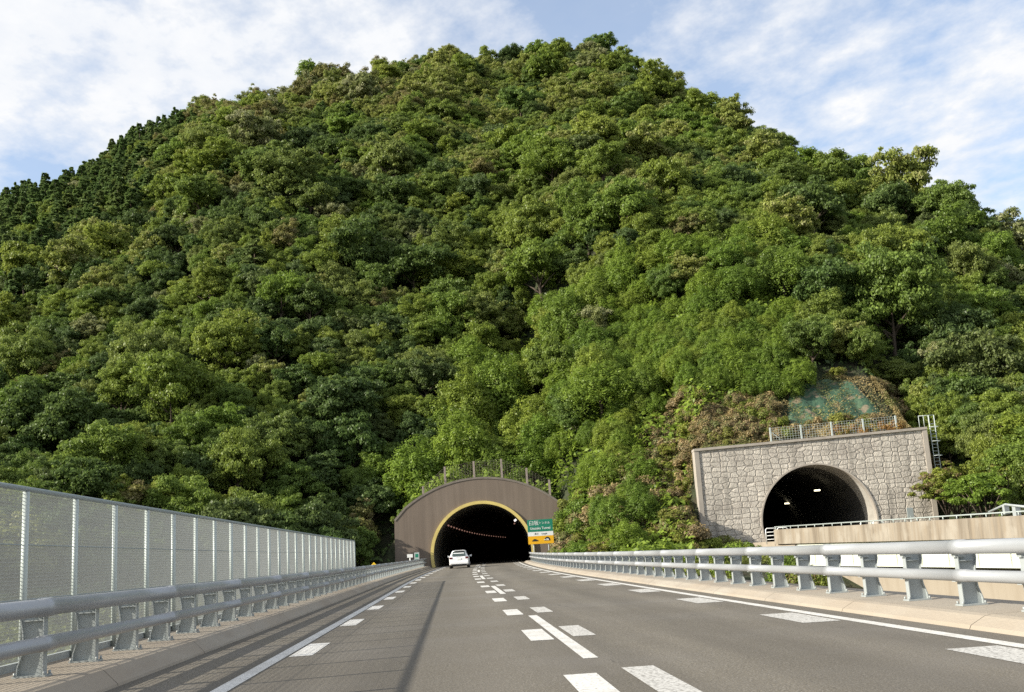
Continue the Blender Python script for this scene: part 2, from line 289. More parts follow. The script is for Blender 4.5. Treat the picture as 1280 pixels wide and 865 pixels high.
M['leafolive'] = leafmat('olive_leaf', [(0.215,0.267,0.068),(0.245,0.291,0.076),(0.200,0.255,0.060),(0.260,0.296,0.088)], patch=0.25, patchcol=(0.300,0.306,0.112), transl=0.42)
M['leafpale'] = leafmat('pale_leaf', [(0.22,0.26,0.10),(0.20,0.24,0.09),(0.25,0.275,0.12)], patch=0.32, patchcol=(0.33,0.34,0.18), transl=0.4)
M['leafbrown'] = leafmat('brownish_leaf', [(0.205,0.222,0.078),(0.215,0.210,0.078),(0.19,0.215,0.075)], patch=0.25, patchcol=(0.25,0.215,0.10), transl=0.4)
M['leafvine'] = leafmat('vine_leaf', [(0.155,0.250,0.042),(0.195,0.285,0.046),(0.138,0.225,0.042),(0.235,0.305,0.054)], transl=0.45)
M['leaffir'] = leafmat('conifer_needles', [(0.115,0.190,0.068),(0.145,0.218,0.072),(0.122,0.195,0.070),(0.165,0.225,0.078)], transl=0.38)
M['leafgrass'] = leafmat('bank_grass', [(0.13,0.175,0.042),(0.16,0.19,0.05)], transl=0.4, patch=0.2, patchcol=(0.14,0.13,0.055))
M['leafdry'] = leafmat('dry_brush', [(0.30,0.245,0.135),(0.27,0.225,0.115),(0.33,0.265,0.155)], patch=0.34, patchcol=(0.19,0.21,0.075), transl=0.35)
M['leafrust'] = leafmat('rust_leaf', [(0.34,0.20,0.07),(0.30,0.18,0.07)], patch=0.25, patchcol=(0.24,0.22,0.06))
M['leafweed'] = leafmat('weed_leaf', [(0.23,0.265,0.055),(0.19,0.245,0.05),(0.25,0.265,0.075)], transl=0.4, patch=0.18, patchcol=(0.21,0.15,0.08))

# ------------------------------------------------------------------ road alignment
def road_c(s): return 1.4 + (max(0.0, s-45.0)**2)/3025.0
def road_z(s): return 3.2e-5*s*abs(s) if s < 130 else 3.2e-5*130*130 + 0.0083*(s-130)*0.6
def road_h(s): return math.atan(2*max(0.0, s-45.0)/3025.0)
def P(s, off, z=0.0):
    a = road_h(s); return (road_c(s)+off*math.cos(a), s-off*math.sin(a), road_z(s)+z)
def strip(mb, prof, s0, s1, step=2.0, close=False, caps=False, smooth=False):
    n = max(1, int(round((s1-s0)/step))); rings = [[P(s0+(s1-s0)*k/n, o, z) for (o, z) in prof] for k in range(n+1)]
    mb.loft(rings, close, caps, smooth)
OL, OR = -5.0, 4.3           # kerb feet
PORTAL = 110.0
m = MB(); strip(m, [(OL-0.1, 0), (OR+0.1, 0)], -40, 330, 3); tag(m.build('road', M['asphalt']), kind='structure')
m = MB()
strip(m, [(-3.80, .004), (-3.62, .004)], -30, 200, 3)
strip(m, [(3.78, .004), (3.96, .004)], -30, 200, 3)
tag(m.build('edge_lines', M['paint']), kind='structure')
m = MB()
for k in range(-1, 9): strip(m, [(-0.08, .004), (0.08, .004)], 11.6+20.2*k, 20.1+20.2*k, 2.2)
tag(m.build('centre_line', M['paint']), kind='structure')
m = MB(); m2 = MB()
for k in range(-1, 20):
    s = 10.2+6.25*k
    for a in (-3.58, 3.20): strip(m if a < 0 else m2, [(a, .004), (a+(.30 if a < 0 else .52), .004)], s-2.1, s, 2.1)
    strip(m, [(-0.44, .004), (-0.13, .004)], s-2.1, s, 2.1)
    strip(m2, [(0.15, .004), (0.46, .004)], s-2.1+0.3, s+0.3, 2.1)
tag(m.build('block_markings', M['paint']), kind='structure'); tag(m2.build('worn_block_markings', M['paintworn']), kind='structure')

# our viaduct
rv = empty('road_viaduct', (0,0,0), 0, 'low concrete viaduct carrying the near road up to the brown tunnel', 'viaduct')
m = MB(); strip(m, [(-6.45,-.12),(5.75,-.12),(5.75,-.9),(3.2,-1.7),(-3.8,-1.7),(-6.45,-.9)], -40, 108.8, 4, close=True, caps=True); m.build('deck', M['concrete'], rv)
def kerb_prof(side):
    if side > 0: return [(OR,-.05),(OR+.05,.045),(OR+.22,.135),(OR+.30,.15),(5.78,.16),(5.78,-.3)]
    return [(-6.48,-.3),(-6.48,.21),(OL-.26,.20),(OL-.18,.18),(OL-.03,.03),(OL,-.05)]
for side in (1, -1):
    seg = 0
    m = MB(); s = -40.0
    while s < 108.5:
        e = min(s+4.0, 108.8); strip(m, kerb_prof(side), s, e-0.012, 2.0, smooth=False); s = e
    m.build('kerb', M['kerb'], rv)
for s in (5, 38, 71):
    m = MB(); c = road_c(s)-.4; m.box(c-2.6, c+2.6, s-1, s+1, -10.5, -1.68); m.build('pier', M['concrete'], rv)

# ------------------------------------------------------------------ guardrails
def post_mesh():
    """post standing at origin, road side towards +x, web across the road"""
    m = MB()
    def web(hs, t=.007):
        lo = []
        for (z, a, b) in hs: lo.append([(a,-t,z),(b,-t,z),(b,t,z),(a,t,z)])
        m.loft(lo, True, True, False)
    web([(.02,-.13,.12),(.10,-.125,.12),(.22,-.085,.12),(.34,-.07,.12),(.46,-.08,.12),(.58,-.105,.12),(.68,-.10,.06),(.715,-.06,0)])
    m.box(.12,.13,-.055,.055,.02,.66)
    bk = [(.02,-.13),(.10,-.125),(.22,-.085),(.34,-.07),(.46,-.08),(.58,-.105),(.68,-.10)]
    m.loft([[(x-.012,-.045,z),(x,-.045,z),(x,.045,z),(x-.012,.045,z)] for z, x in bk], True, True, False)
    m.box(-.16,.17,-.10,.10,0,.02)
    for x in (-.14,.15):
        for y in (-.075,.075): m.tube([(x,y,.018),(x,y,.055)], .014, 6)
    m.box(-.07,.125,-.05,-.008,.55,.562); m.box(-.07,.125,.008,.05,.55,.562)     # stiffeners
    m.box(.13,.20,-.05,.05,.30,.40); m.box(.02,.16,-.05,.05,.60,.68)              # rail seats
    return m.mesh('post')
PM = post_mesh(); PM.materials.append(M['galvpost'])
def guardrail(side, s0, s1, phase, label):
    g = empty('guardrail', P(s0, 0), 0, label, 'guardrail'); gl = Vector(g.location)
    if side < 0: o_t, o_p, zb = -5.50, -5.70, .20
    else: o_t, o_p, zb = 4.92, 5.10, .155
    for nm, z, r in (('upper_rail', .885, .086), ('lower_rail', .535, .072)):
        m = MB(); n = int((s1-s0)/1.6); pts = []; rad = []
        s = s0
        while s < s1:
            k = round((s-s0)/1.6)
            for ds, dr in (((0,.0),) if k % 3 else ((-.15,0),(-.147,.007),(.147,.007),(.15,0))):
                q = s+ds
                if q < s0: continue
                pts.append(Vector(P(q, o_t, z))-gl); rad.append(r+dr)
            s += 1.6
        pts.append(Vector(P(s1, o_t, z))-gl); rad.append(r)
        m.tube(pts, rad, 16); m.build(nm, M['galv'], g)
    s = phase
    while s > s0: s -= 1.6
    s += 1.6
    while s < s1:
        p = link('post', PM, g); p.location = Vector(P(s, o_p, zb))-gl
        p.rotation_euler = (0,0,-road_h(s)+(0 if side < 0 else math.pi)); s += 1.6
    return g
guardrail(-1, -8.0, 108.9, 11.4, 'two-tube steel guardrail on the left kerb, in front of the mesh fence')
guardrail(1, -6.0, 108.2, 13.45, 'bright sunlit two-tube steel guardrail along the right kerb')

# mesh fence at left
fe = empty('mesh_fence', P(-8, -6.15, .2), 0, 'tall pale wire mesh fence behind the left guardrail', 'fence'); fl = Vector(fe.location)
FO, FT = -6.15, 2.17
def FP(s, z, o=FO): return Vector(P(s, o, z))-fl
s = 12.3-1.6*12
fpost = MB(); fpost.tube([(0,0,0),(0,0,FT-.2-.03)], .037, 10); fpm = fpost.mesh('post'); fpm.materials.append(M['fencepost'])
fend = 52.3
while s < fend+.2:
    p = link('post', fpm, fe); p.location = FP(s, .2); s += 1.6
fend = s-1.6
m = MB(); m.tube([FP(s_, FT) for s_ in np.arange(-8, fend+.01, 1.6)]+[FP(fend+.05, FT)], .030, 8); m.build('top_rail', M['fencerail'], fe)
m = MB(); o2 = FO-.03
strip(m, [(FO-.09,.20),(FO-.03,.20),(FO-.03,.29),(FO-.09,.29)], -8, fend, 1.6, True, True)
for v in range(len(m.v)): m.v[v] = tuple(Vector(m.v[v])-fl)
m.build('base_channel', M['galvpost'], fe)
m = MB()
z = .32
while z < FT-.03:
    t = .0026; a = (o2-t, z-t)
    pts = [(o2-t,z-t),(o2+t,z-t),(o2+t,z+t),(o2-t,z+t)]
    strip(m, pts, -8, fend, 6, True, False); z += .04
s = -8.0
while s < fend:
    t = .0017; c = [P(s, o2-.004, 0)[:2]]
    x, y = c[0]; rz = road_z(s)
    m.hexa([(x-t,y-t,rz+.3),(x+t,y-t,rz+.3),(x+t,y+t,rz+.3),(x-t,y+t,rz+.3)], [(x-t,y-t,rz+FT-.02),(x+t,y-t,rz+FT-.02),(x+t,y+t,rz+FT-.02),(x-t,y+t,rz+FT-.02)], False); s += .023
for v in range(len(m.v)): m.v[v] = tuple(Vector(m.v[v])-fl)
m.build('wire_mesh', M['wire'], fe)
for z in (.95, 1.55):
    m = MB(); m.tube([FP(s_, z, o2+.008) for s_ in (-8, 20, fend)], .006, 5); m.build('tension_wire', M['fencerail'], fe)

# ------------------------------------------------------------------ terrain
def interp(x, xs, ys): return np.interp(x, xs, ys)
TH_B = [-180,-60,-45,-22,-12,-5,-3,4.8,6.0,9,12,14,24,28,35,60,180]
B_D  = [60,75,85,98,106,112,112,112,103,97,96,97,104,98,90,80,60]
TH_R = [-180,-70,-45,-32,-22.7,-17.0,-12.3,-6.3,-2.0,1.8,9.0,14.3,19.1,23.6,25.5,28,30.7,36,45,70,180]
R_E  = [.05,.08,.16,.24,.316,.396,.448,.456,.487,.492,.463,.431,.380,.319,.293,.262,.188,.16,.14,.06,.05]
R_D  = [200,200,240,280,300,305,310,325,332,335,335,315,290,265,258,245,232,215,200,180,180]
rs = np.random.RandomState(5)
_g = rs.rand(64, 64)
def vnoise(x, y, sc):
    u = np.asarray(x)/sc+100.0; v = np.asarray(y)/sc+100.0
    i = np.floor(u).astype(int); j = np.floor(v).astype(int); fu = u-i; fv = v-j; fu = fu*fu*(3-2*fu); fv = fv*fv*(3-2*fv)
    g = lambda a, b: _g[a % 64, b % 64]
    return (g(i,j)*(1-fu)+g(i+1,j)*fu)*(1-fv)+(g(i,j+1)*(1-fu)+g(i+1,j+1)*fu)*fv - .5
RP0 = Vector((23.3, 99.0)); RP1 = Vector((44.6, 97.0)); RPA = math.atan2(RP1.y-RP0.y, RP1.x-RP0.x)
PH = road_h(PORTAL); PO = Vector(P(PORTAL, 0.2)[:2])
def loc2(x, y, o, a):
    dx, dy = x-o[0], y-o[1]; return dx*math.cos(a)+dy*math.sin(a), -dx*math.sin(a)+dy*math.cos(a)
def terrain(x, y):
    x = np.asarray(x, float); y = np.asarray(y, float)
    d = np.hypot(x, y); th = np.degrees(np.arctan2(x, y))
    b = interp(th, TH_B, B_D); r = interp(th, TH_R, R_D); H = np.maximum(interp(th, TH_R, R_E)*r - 8.5, 2)
    t = np.clip((d-b)/(r-b), 0, 1)
    h = H*(1-(1-t)**1.38)
    over = np.clip(d-r, 0, None); h = h - over*0.35
    w = np.clip((d-b)/30, 0, 1)*np.clip((r-d)/60+.25, 0.1, 1)
    h = h + w*(vnoise(x+.3*y, y*.35, 26)*18*np.clip((r-d)/50,.15,1) + vnoise(x, y, 13)*6 + vnoise(x, y, 50)*6)
    f = np.clip((d-(b-42))/42, 0, 1); f = f*f*(3-2*f)
    low = -7.5+7.2*f + vnoise(x, y, 9)*1.0*(1-f)
    h = np.where(d < b, low, np.maximum(h-.3, -9))
    # embankment raised behind both portals
    u, v = loc2(x, y, PO, -PH)
    k = np.clip(1-(np.abs(u)-8)/5, 0, 1); top = 8.4-.055*u*u*.9
    bf = np.clip(v/1.2, 0, 1)*np.clip(1-(v-30)/20, 0, 1)
    h = np.maximum(h, (top*bf*k) - 9*(1-bf*k > .999))
    u, v = loc2(x, y, RP0, RPA)
    k = np.clip(1-(np.abs(u-11)-10)/5, 0, 1); bf = np.clip((v-.3)/1.2, 0, 1)*np.clip(1-(v-30)/20, 0, 1)
    h = np.maximum(h, (9.6+.75*np.clip(v-2, 0, 14))*bf*k - 9*(1-bf*k > .999))
    h = np.where((u > -1.5) & (u < 23) & (v < .9) & (v > -14), np.minimum(h, .75), h)
    # keep the ground below both carriageways in front of the portals
    off = x-np.interp(y, [0,45,60,80,100,112],[1.4,1.4,1.47,1.8,2.4,2.9])
    rz = 3.2e-5*y*y
    h = np.where((np.abs(off+.3) < 6.6) & (y < PORTAL+.6), np.minimum(h, rz-.7), h)
    o2_ = x-np.interp(y, [-50,0,58,92,98],[45,38.4,31.6,27.6,27.2])
    h = np.where((o2_ > -1.5) & (o2_ < 14) & (y < 98.2), np.minimum(h, -1.8), h)
    far = np.clip((d-420)/120, 0, 1); h = h*(1-far)-9.3*far
    return np.maximum(h, -9.6)
ths = np.concatenate([np.arange(-180,-48,6), np.arange(-48,54,.42), np.arange(54,181,6)])
ds = np.concatenate([np.arange(4,80,4), np.arange(80,150,1.0), np.arange(150,345,3.2), np.arange(345,560,15)])
TT, DD = np.meshgrid(np.radians(ths), ds); XX = DD*np.sin(TT); YY = DD*np.cos(TT); ZZ = terrain(XX, YY)
nt_, nd_ = len(ths), len(ds)
verts = np.stack([XX, YY, ZZ], -1).reshape(-1, 3)
U1, V1 = loc2(XX, YY, PO, -PH); U2, V2 = loc2(XX, YY, RP0, RPA)
inn1 = (np.abs(U1) < 6.2) & (V1 > -.5) & (V1 < 60) & (ZZ < 7.4); 
inn2 = (np.abs(U2-10.9) < 6.6) & (V2 > -.5) & (V2 < 60) & (ZZ < 8.2)
faces = []
for i in range(nd_-1):
    for j in range(nt_-1):
        q = ((i,j),(i+1,j),(i+1,j+1),(i,j+1))
        if any(inn1[a]|inn2[a] for a in q): continue
        if ths[j] > -12 and ths[j] < 32 and 90 < ds[i] < 125:
            v1 = [V1[a] for a in q]; u1 = [U1[a] for a in q]
            if min(v1) < .6 < max(v1) and max(abs(k) for k in u1) < 8.4: continue
            v2 = [V2[a] for a in q]; u2 = [U2[a] for a in q]
            if min(v2) < .8 < max(v2) and min(u2) > .5 and max(u2) < 21: continue
        faces.append(tuple(a*nt_+b for a, b in q)[::-1])
me = bpy.data.meshes.new('hillside'); me.from_pydata(verts.tolist(), [], faces); me.materials.append(M['soil'])
me.polygons.foreach_set('use_smooth', [True]*len(faces)); me.update()
tag(link('hillside', me), kind='structure')
m = MB(); m.face([(-9000,-9000,-9.8),(9000,-9000,-9.8),(9000,9000,-9.8),(-9000,9000,-9.8)]); tag(m.build('ground', M['base']), kind='structure')
def tz(x, y): return float(terrain(np.array([x]), np.array([y]))[0])
def proj(p):
    d = Vector(p)-Vector((0,0,CAM_H)); w = d.dot(FW)
    if w < 1: return -9999, -9999
    return 640+CAM_F*d.dot(RT)/w, 432.5-CAM_F*d.dot(UP)/w

# ------------------------------------------------------------------ tunnel portals
def arch_pts(r, zc, zb, n=56):
    a0 = -math.asin(max(-1, min(1, (zc-zb)/r))); return [a0+(math.pi-2*a0)*k/n for k in range(n+1)]
def facade(mb, outline, cx, zc, r, zb, y0, y1, edge=None):
    ang = arch_pts(r, zc, zb); lo, hi = ang[0], ang[-1]
    for (x, z) in outline[1:-1]:
        a = math.atan2(z-zc, x-cx); a = a if a > -math.pi/2 else a+2*math.pi
        if lo < a < hi: ang.append(a)
    ang = sorted(set(ang))
    def outer(a):
        dx, dz = math.cos(a), math.sin(a); best = None
        for (x1, z1), (x2, z2) in zip(outline[:-1], outline[1:]):
            ex, ez = x2-x1, z2-z1; den = dx*ez-dz*ex
            if abs(den) < 1e-9: continue
            t = ((x1-cx)*ez-(z1-zc)*ex)/den; q = ((x1-cx)*dz-(z1-zc)*dx)/den
            if t > 0 and -1e-6 <= q <= 1+1e-6 and (best is None or t > best): best = t
        return (cx+dx*best, zc+dz*best)
    inn = [(cx+r*math.cos(a), zc+r*math.sin(a)) for a in ang]; out = [outer(a) for a in ang]
    for k in range(len(ang)-1):
        i0, i1, o0, o1 = inn[k], inn[k+1], out[k], out[k+1]
        mb.face([(i0[0],y0,i0[1]),(i1[0],y0,i1[1]),(o1[0],y0,o1[1]),(o0[0],y0,o0[1])])
        mb.face([(i0[0],y1,i0[1]),(o0[0],y1,o0[1]),(o1[0],y1,o1[1]),(i1[0],y1,i1[1])])
        mb.face([(i0[0],y0,i0[1]),(i0[0],y1,i0[1]),(i1[0],y1,i1[1]),(i1[0],y0,i1[1])])
        mb.face([(o0[0],y0,o0[1]),(o1[0],y0,o1[1]),(o1[0],y1,o1[1]),(o0[0],y1,o0[1])])
    for k in (0, -1):
        i0, o0 = inn[k], out[k]; mb.face([(i0[0],y0,i0[1]),(o0[0],y0,o0[1]),(o0[0],y1,o0[1]),(i0[0],y1,i0[1])])
def ring(mb, cx, zc, r0, r1, zb, y0, y1):
    rings = []
    for a in arch_pts(r0, zc, zb):
        c, s_ = math.cos(a), math.sin(a); rings.append([(cx+r0*c,y0,zc+r0*s_),(cx+r1*c,y0,zc+r1*s_),(cx+r1*c,y1,zc+r1*s_),(cx+r0*c,y1,zc+r0*s_)])
    mb.loft(rings, True, True, False)
# brown portal (local u right, v into the hill)
bp_ = empty('tunnel_portal', (PO.x, PO.y, 0), -PH, 'brown ribbed concrete tunnel portal with a curved top and yellow rimmed arch', 'tunnel portal')
Rr = 12.6; zt = 9.2; ul, ur = -8.85, 9.0
out = [(ur, -1.5), (ur, zt-(Rr-math.sqrt(Rr*Rr-ur*ur)))]
for k in range(1, 24):
    u = ur+(ul+1.1-ur)*k/23; out.append((u, zt-(Rr-math.sqrt(Rr*Rr-u*u))))
out += [(ul, 5.35), (ul-.12, -1.5)]
m = MB(); facade(m, out, 0, 1.5, 5.22, .05, 0, 1.1); m.build('wall', M['brown'], bp_)
m = MB()
cop = out[1:-1]
rg = []
for i, (x, z) in enumerate(cop):
    a = Vector(cop[max(0,i-1)]); b = Vector(cop[min(len(cop)-1,i+1)]); t = (b-a).normalized(); n = Vector((t.y,-t.x))
    if n.y < 0: n = -n
    p = Vector((x, z)); q0 = p-n*.16; q1 = p+n*.05
    rg.append([(q0.x,-.05,q0.y),(q1.x,-.05,q1.y),(q1.x,1.15,q1.y),(q0.x,1.15,q0.y)])
m.loft(rg, True, True, False); m.build('coping', M['brownedge'], bp_)
m = MB(); ring(m, 0, 1.5, 4.99, 5.30, .05, -.18, .5); m.build('arch_rim', M['yellow'], bp_)
m = MB(); rings = []
for s in np.concatenate([np.arange(PORTAL+.25, 150, 4), np.arange(150, 322, 8)]):
    rings.append([Vector(P(s, .2+5.15*math.cos(a), 1.5-.39+5.15*math.sin(a)-0))-Vector((PO.x,PO.y,0)) for a in arch_pts(5.15, 1.5, .1, 28)])
for k, rr in enumerate(rings):
    for i, v in enumerate(rr):
        c, s_ = math.cos(PH), math.sin(PH); rr[i] = (v.x*c-v.y*s_, v.x*s_+v.y*c, v.z)
m.loft(rings, False, False, True); m.face(rings[-1]); m.build('lining', M['lining'], bp_)
def tunnel_local(p):
    v = Vector(p)-Vector((PO.x,PO.y,0)); c, s_ = math.cos(PH), math.sin(PH); return Vector((v.x*c-v.y*s_, v.x*s_+v.y*c, v.z))
lm = MB(); lm.box(-.08,.08,-.22,.22,-.07,.07); lme = lm.mesh('lamp'); lme.materials.append(M['lampred'])
lm = MB(); lm.box(-.13,.13,-.25,.25,-.10,.10); lmw = lm.mesh('lamp'); lmw.materials.append(M['lampwhite'])
for k in range(24):
    s = 116+6.0*k
    o = link('lamp', lme, bp_); o.location = tunnel_local(P(s, -3.45, 4.25)); o.rotation_euler = (0, .6, PH-road_h(s))
for k, s in enumerate((114.5, 118.5, 131)):
    o = link('lamp', lmw if k == 0 else lme, bp_); o.location = tunnel_local(P(s, .2+3.55, 4.35)); o.rotation_euler = (0, -.6, 0)
    if k == 0: o['label'] = 'pale lamp high on the right of the arch'
# catch fence on the brown portal
cf = empty('catch_fence', (PO.x, PO.y, 8.9), -PH, 'weathered post and net catch fence standing on top of the brown portal', 'fence')
cps = [(-5.9,1.0),(-3.55,1.95),(-.5,1.85),(2.4,2.15),(5.0,1.85),(7.3,1.8)]
prev = None
for (u, hh) in cps:
    zt_ = 9.2-(Rr-math.sqrt(Rr*Rr-u*u))-8.9
    m = MB(); m.loft([[(u-.12,1.6,zt_-1.0),(u+.12,1.6,zt_-1.0),(u+.12,1.84,zt_-1.0),(u-.12,1.84,zt_-1.0)],[(u-.10,1.62,zt_+hh),(u+.10,1.62,zt_+hh),(u+.10,1.82,zt_+hh),(u-.10,1.82,zt_+hh)]], True, True, False)
    m.build('post', M['weathered'], cf)
m = MB()
for (u0, h0), (u1, h1) in zip(cps[:-1], cps[1:]):
    za = 9.2-(Rr-math.sqrt(Rr*Rr-u0*u0))-8.9; zb_ = 9.2-(Rr-math.sqrt(Rr*Rr-u1*u1))-8.9
    for q in range(12):
        f0 = q/11; m.tube([(u0,1.6,za+h0*.97*f0),(u1,1.6,zb_+h1*.97*f0)], .0045, 4, False)
    for q in range(int((u1-u0)/.3)):
        g = q*.3/(u1-u0); z0 = za+(zb_-za)*g; m.tube([(u0+(u1-u0)*g,1.605,z0-.2),(u0+(u1-u0)*g,1.605,z0+(h0+(h1-h0)*g)*.97)], .004, 4, False)
m.build('net', M['weathered'], cf)

# stone portal on the right
sp = empty('stone_tunnel_portal', (RP0.x, RP0.y, 0), RPA, 'pale stone patterned rectangular tunnel portal at right with a dark round arch', 'tunnel portal')
W = (RP1-RP0).length; ACX = 10.75; ZC = 2.5; AR = 5.3; ztl, ztr = 9.85, 10.55
out = [(W+.15, -1.5), (W, ztr), (0, ztl), (-.1, -1.5)]
m = MB(); facade(m, out, ACX, ZC, AR, .75, .0, 1.3); m.build('wall', M['stone'], sp)
m = MB()
m.hexa([(-.22,-.12,-1.5),(.20,-.10,-1.5),(.20,1.5,-1.5),(-.22,1.5,-1.5)], [(-.22,-.12,ztl+.03),(.20,-.10,ztl+.05),(.20,1.5,ztl+.05),(-.22,1.5,ztl+.03)])
m.build('side_trim', M['trimconcrete'], sp)
m = MB()
m.hexa([(W-.22,-.10,-1.5),(W+.22,-.12,-1.5),(W+.22,1.5,-1.5),(W-.22,1.5,-1.5)], [(W-.22,-.10,ztr-.01),(W+.22,-.12,ztr+.01),(W+.22,1.5,ztr+.01),(W-.22,1.5,ztr-.01)])
m.build('side_trim', M['trimconcrete'], sp)
m = MB(); m.hexa([(-.25,-.17,ztl-.15),(W+.25,-.17,ztr-.15),(W+.25,1.55,ztr-.15),(-.25,1.55,ztl-.15)], [(-.25,-.17,ztl+.08),(W+.25,-.17,ztr+.08),(W+.25,1.55,ztr+.08),(-.25,1.55,ztl+.08)]); m.build('coping', M['trimconcrete'], sp)
m = MB(); ring(m, ACX, ZC, AR-.04, AR+.10, .75, -.10, .5); m.build('arch_rim', M['trimconcrete'], sp)
def lin2(v0, v1, n):
    mb = MB(); rings = []
    for k in range(n+1):
        v = v0+(v1-v0)*k/n; rings.append([(ACX+(AR-.02)*math.cos(a)-.02*v, v, ZC+(AR-.02)*math.sin(a)+.002*v) for a in arch_pts(AR, ZC, .8, 28)])
    mb.loft(rings, False, False, True); return mb, rings[-1]
mb, _ = lin2(.5, 3.6, 2); mb.build('lining', M['liningsun'], sp)  # mouth section, as deep as the painted sun patch
mb, last = lin2(3.6, 140, 16); mb.face(last); mb.build('inner_lining', M['liningshade'], sp)  # the rest is coloured dark to stand in for shade
lm2 = MB(); lm2.box(-.26,.26,-.22,.22,-.07,.07); lm2e = lm2.mesh('lamp'); lm2e.materials.append(M['lampwarm'])
for (u, v, z) in ((ACX+2.3, 9, 5.75), (ACX+3.7, 30, 5.3)):
    o = link('lamp', lm2e, sp); o.location = (u, v, z)
# small railing fence on stone portal
def netfence(name, pts, hh, mt, label, cat, every=1, brace=None):
    root = empty(name, pts[0], 0, label, cat); o0 = Vector(pts[0])
    for p in pts[::every]:
        q = Vector(p)-o0; m = MB(); m.box(q.x-.07,q.x+.07,q.y-.07,q.y+.07,q.z-.3,q.z+hh); m.build('post', mt, root)
    m = MB()
    for a, b in zip(pts[:-1], pts[1:]):
        a = Vector(a)-o0; b = Vector(b)-o0
        for q in range(7): m.tube([a+Vector((0,0,hh*.96*q/6)), b+Vector((0,0,hh*.96*q/6))], .010, 4, False)
        n = int((b-a).length/.25)
        for q in range(n): c = a+(b-a)*(q/n); m.tube([c, c+Vector((0,0,hh*.96))], .008, 4, False)
    m.build('net', mt, root)
    if brace:
        q = Vector(pts[0])-o0; m = MB(); m.tube([q+Vector((.05,0,hh*.7)), q+Vector((1.3,.1,0))], .035, 6); m.build('brace', mt, root)
    return root
def SPW(u, v, z):
    c, s_ = math.cos(RPA), math.sin(RPA); return (RP0.x+u*c-v*s_, RP0.y+u*s_+v*c, z)
netfence('net_fence', [SPW(u, 1.0, ztl+(ztr-ztl)*u/W+.05) for u in (7.3, 10.2, 13.1, 16.1, 19.2)], 1.45, M['fencepost'], 'grey post and wire net fence along the top of the stone portal', 'fence', brace=True)
# caged ladder
la = empty('access_ladder', SPW(W+.7, .4, 0), RPA, 'tall thin pale green steel ladder against the right side of the stone portal', 'ladder')
for u in (0, .5):
    m = MB(); m.tube([(u, 0, 4.0), (u, 0, ztr+1.2)], .045, 6); m.build('stile', M['fencepost'], la)
for k in range(22):
    m = MB(); z = 4.2+.32*k; m.tube([(0,0,z),(.5,0,z)], .02, 5, False); m.build('rung', M['fencepost'], la)
for k in range(5):
    m = MB(); z = 5.2+1.35*k; m.tube([(-.05,0,z),(-.12,-.6,z),(.25,-.85,z),(.62,-.6,z),(.55,0,z)], .025, 5, False); m.build('cage_hoop', M['fencepost'], la)
m = MB()
for u in (-.9,-.45, 0):
    m.tube([(u,.1,ztr),(u,.1,ztr+1.2)], .03, 5)
m.tube([(-.9,.1,ztr+1.2),(.5,.1,ztr+1.2)], .03, 5); m.build('handrail', M['fencepost'], la)

# ------------------------------------------------------------------ opposite viaduct
V0 = Vector((27.6, 91.5)); V1_ = Vector((31.6, 58.0)); vd = (V1_-V0).normalized(); va = math.atan2(vd.y, vd.x)
ov = empty('concrete_viaduct', (V0.x, V0.y, 0), va, 'pale viaduct of the other carriageway, stained parapet over white girder', 'viaduct')
# local: x along towards the camera, y>0 away from the road centre (towards our road: negative y)
LV = 110.0
def zs(x): return 1.95-.0100*x
m = MB()
x = 0.0
while x < LV:      # parapet blocks with narrow joints
    e = min(x+9.5, LV); a0, a1 = x, e-.02
    m.hexa([(a0,0,zs(a0)-1.22),(a1,0,zs(a1)-1.22),(a1,.28,zs(a1)-1.22),(a0,.28,zs(a0)-1.22)], [(a0,.03,zs(a0)),(a1,.03,zs(a1)),(a1,.25,zs(a1)),(a0,.25,zs(a0))]); x = e
m.build('parapet', M['parapet'], ov)
m = MB(); m.hexa([(0,.30,zs(0)-1.34),(LV,.30,zs(LV)-1.34),(LV,11,zs(LV)-1.34),(0,11,zs(0)-1.34)], [(0,.30,zs(0)-1.0),(LV,.30,zs(LV)-1.0),(LV,11,zs(LV)-1.0),(0,11,zs(0)-1.0)])
m.hexa([(-6.8,.6,.55),(0,.6,.55),(0,11,.55),(-6.8,11,.55)], [(-6.8,.6,.95),(0,.6,.95),(0,11,.95),(-6.8,11,.95)])
m.build('deck', M['concrete'], ov)
m = MB(); m.hexa([(0,10.7,zs(0)-1.0),(LV,10.7,zs(LV)-1.0),(LV,11,zs(LV)-1.0),(0,11,zs(0)-1.0)], [(0,10.7,zs(0)),(LV,10.7,zs(LV)),(LV,11,zs(LV)),(0,11,zs(0))]); m.build('parapet', M['parapet'], ov)
m = MB()
GX0 = 4.0
m.hexa([(GX0,.22,-1.05),(LV,.22,-1.75),(LV,.26,-1.75),(GX0,.26,-1.05)], [(GX0,.22,zs(GX0)-1.225),(LV,.22,zs(LV)-1.225),(LV,.26,zs(LV)-1.225),(GX0,.26,zs(GX0)-1.225)])
for xx in np.arange(GX0, LV, 3.1): m.box(xx-.02, xx+.02, .12, .22, -1.03-.0066*(xx-GX0), zs(xx)-1.36)
m.hexa([(GX0,.05,-1.08),(LV,.05,-1.78),(LV,.45,-1.78),(GX0,.45,-1.08)], [(GX0,.05,-1.05),(LV,.05,-1.75),(LV,.45,-1.75),(GX0,.45,-1.05)])
m.build('girder', M['girder'], ov)
m = MB(); m.box(GX0, LV, 9, 9.05, -1.6, .4); m.build('girder', M['girder'], ov)
m = MB(); m.box(-4, GX0-.1, .02, 10.6, -9.5, zs(0)-1.36)
m.hexa([(-4,1.3,-9.5),(31,1.3,-9.5),(31,2.6,-9.5),(-4,2.6,-9.5)], [(-4,1.3,-.9),(31,1.3,-.9),(31,2.6,-.9),(-4,2.6,-.9)])
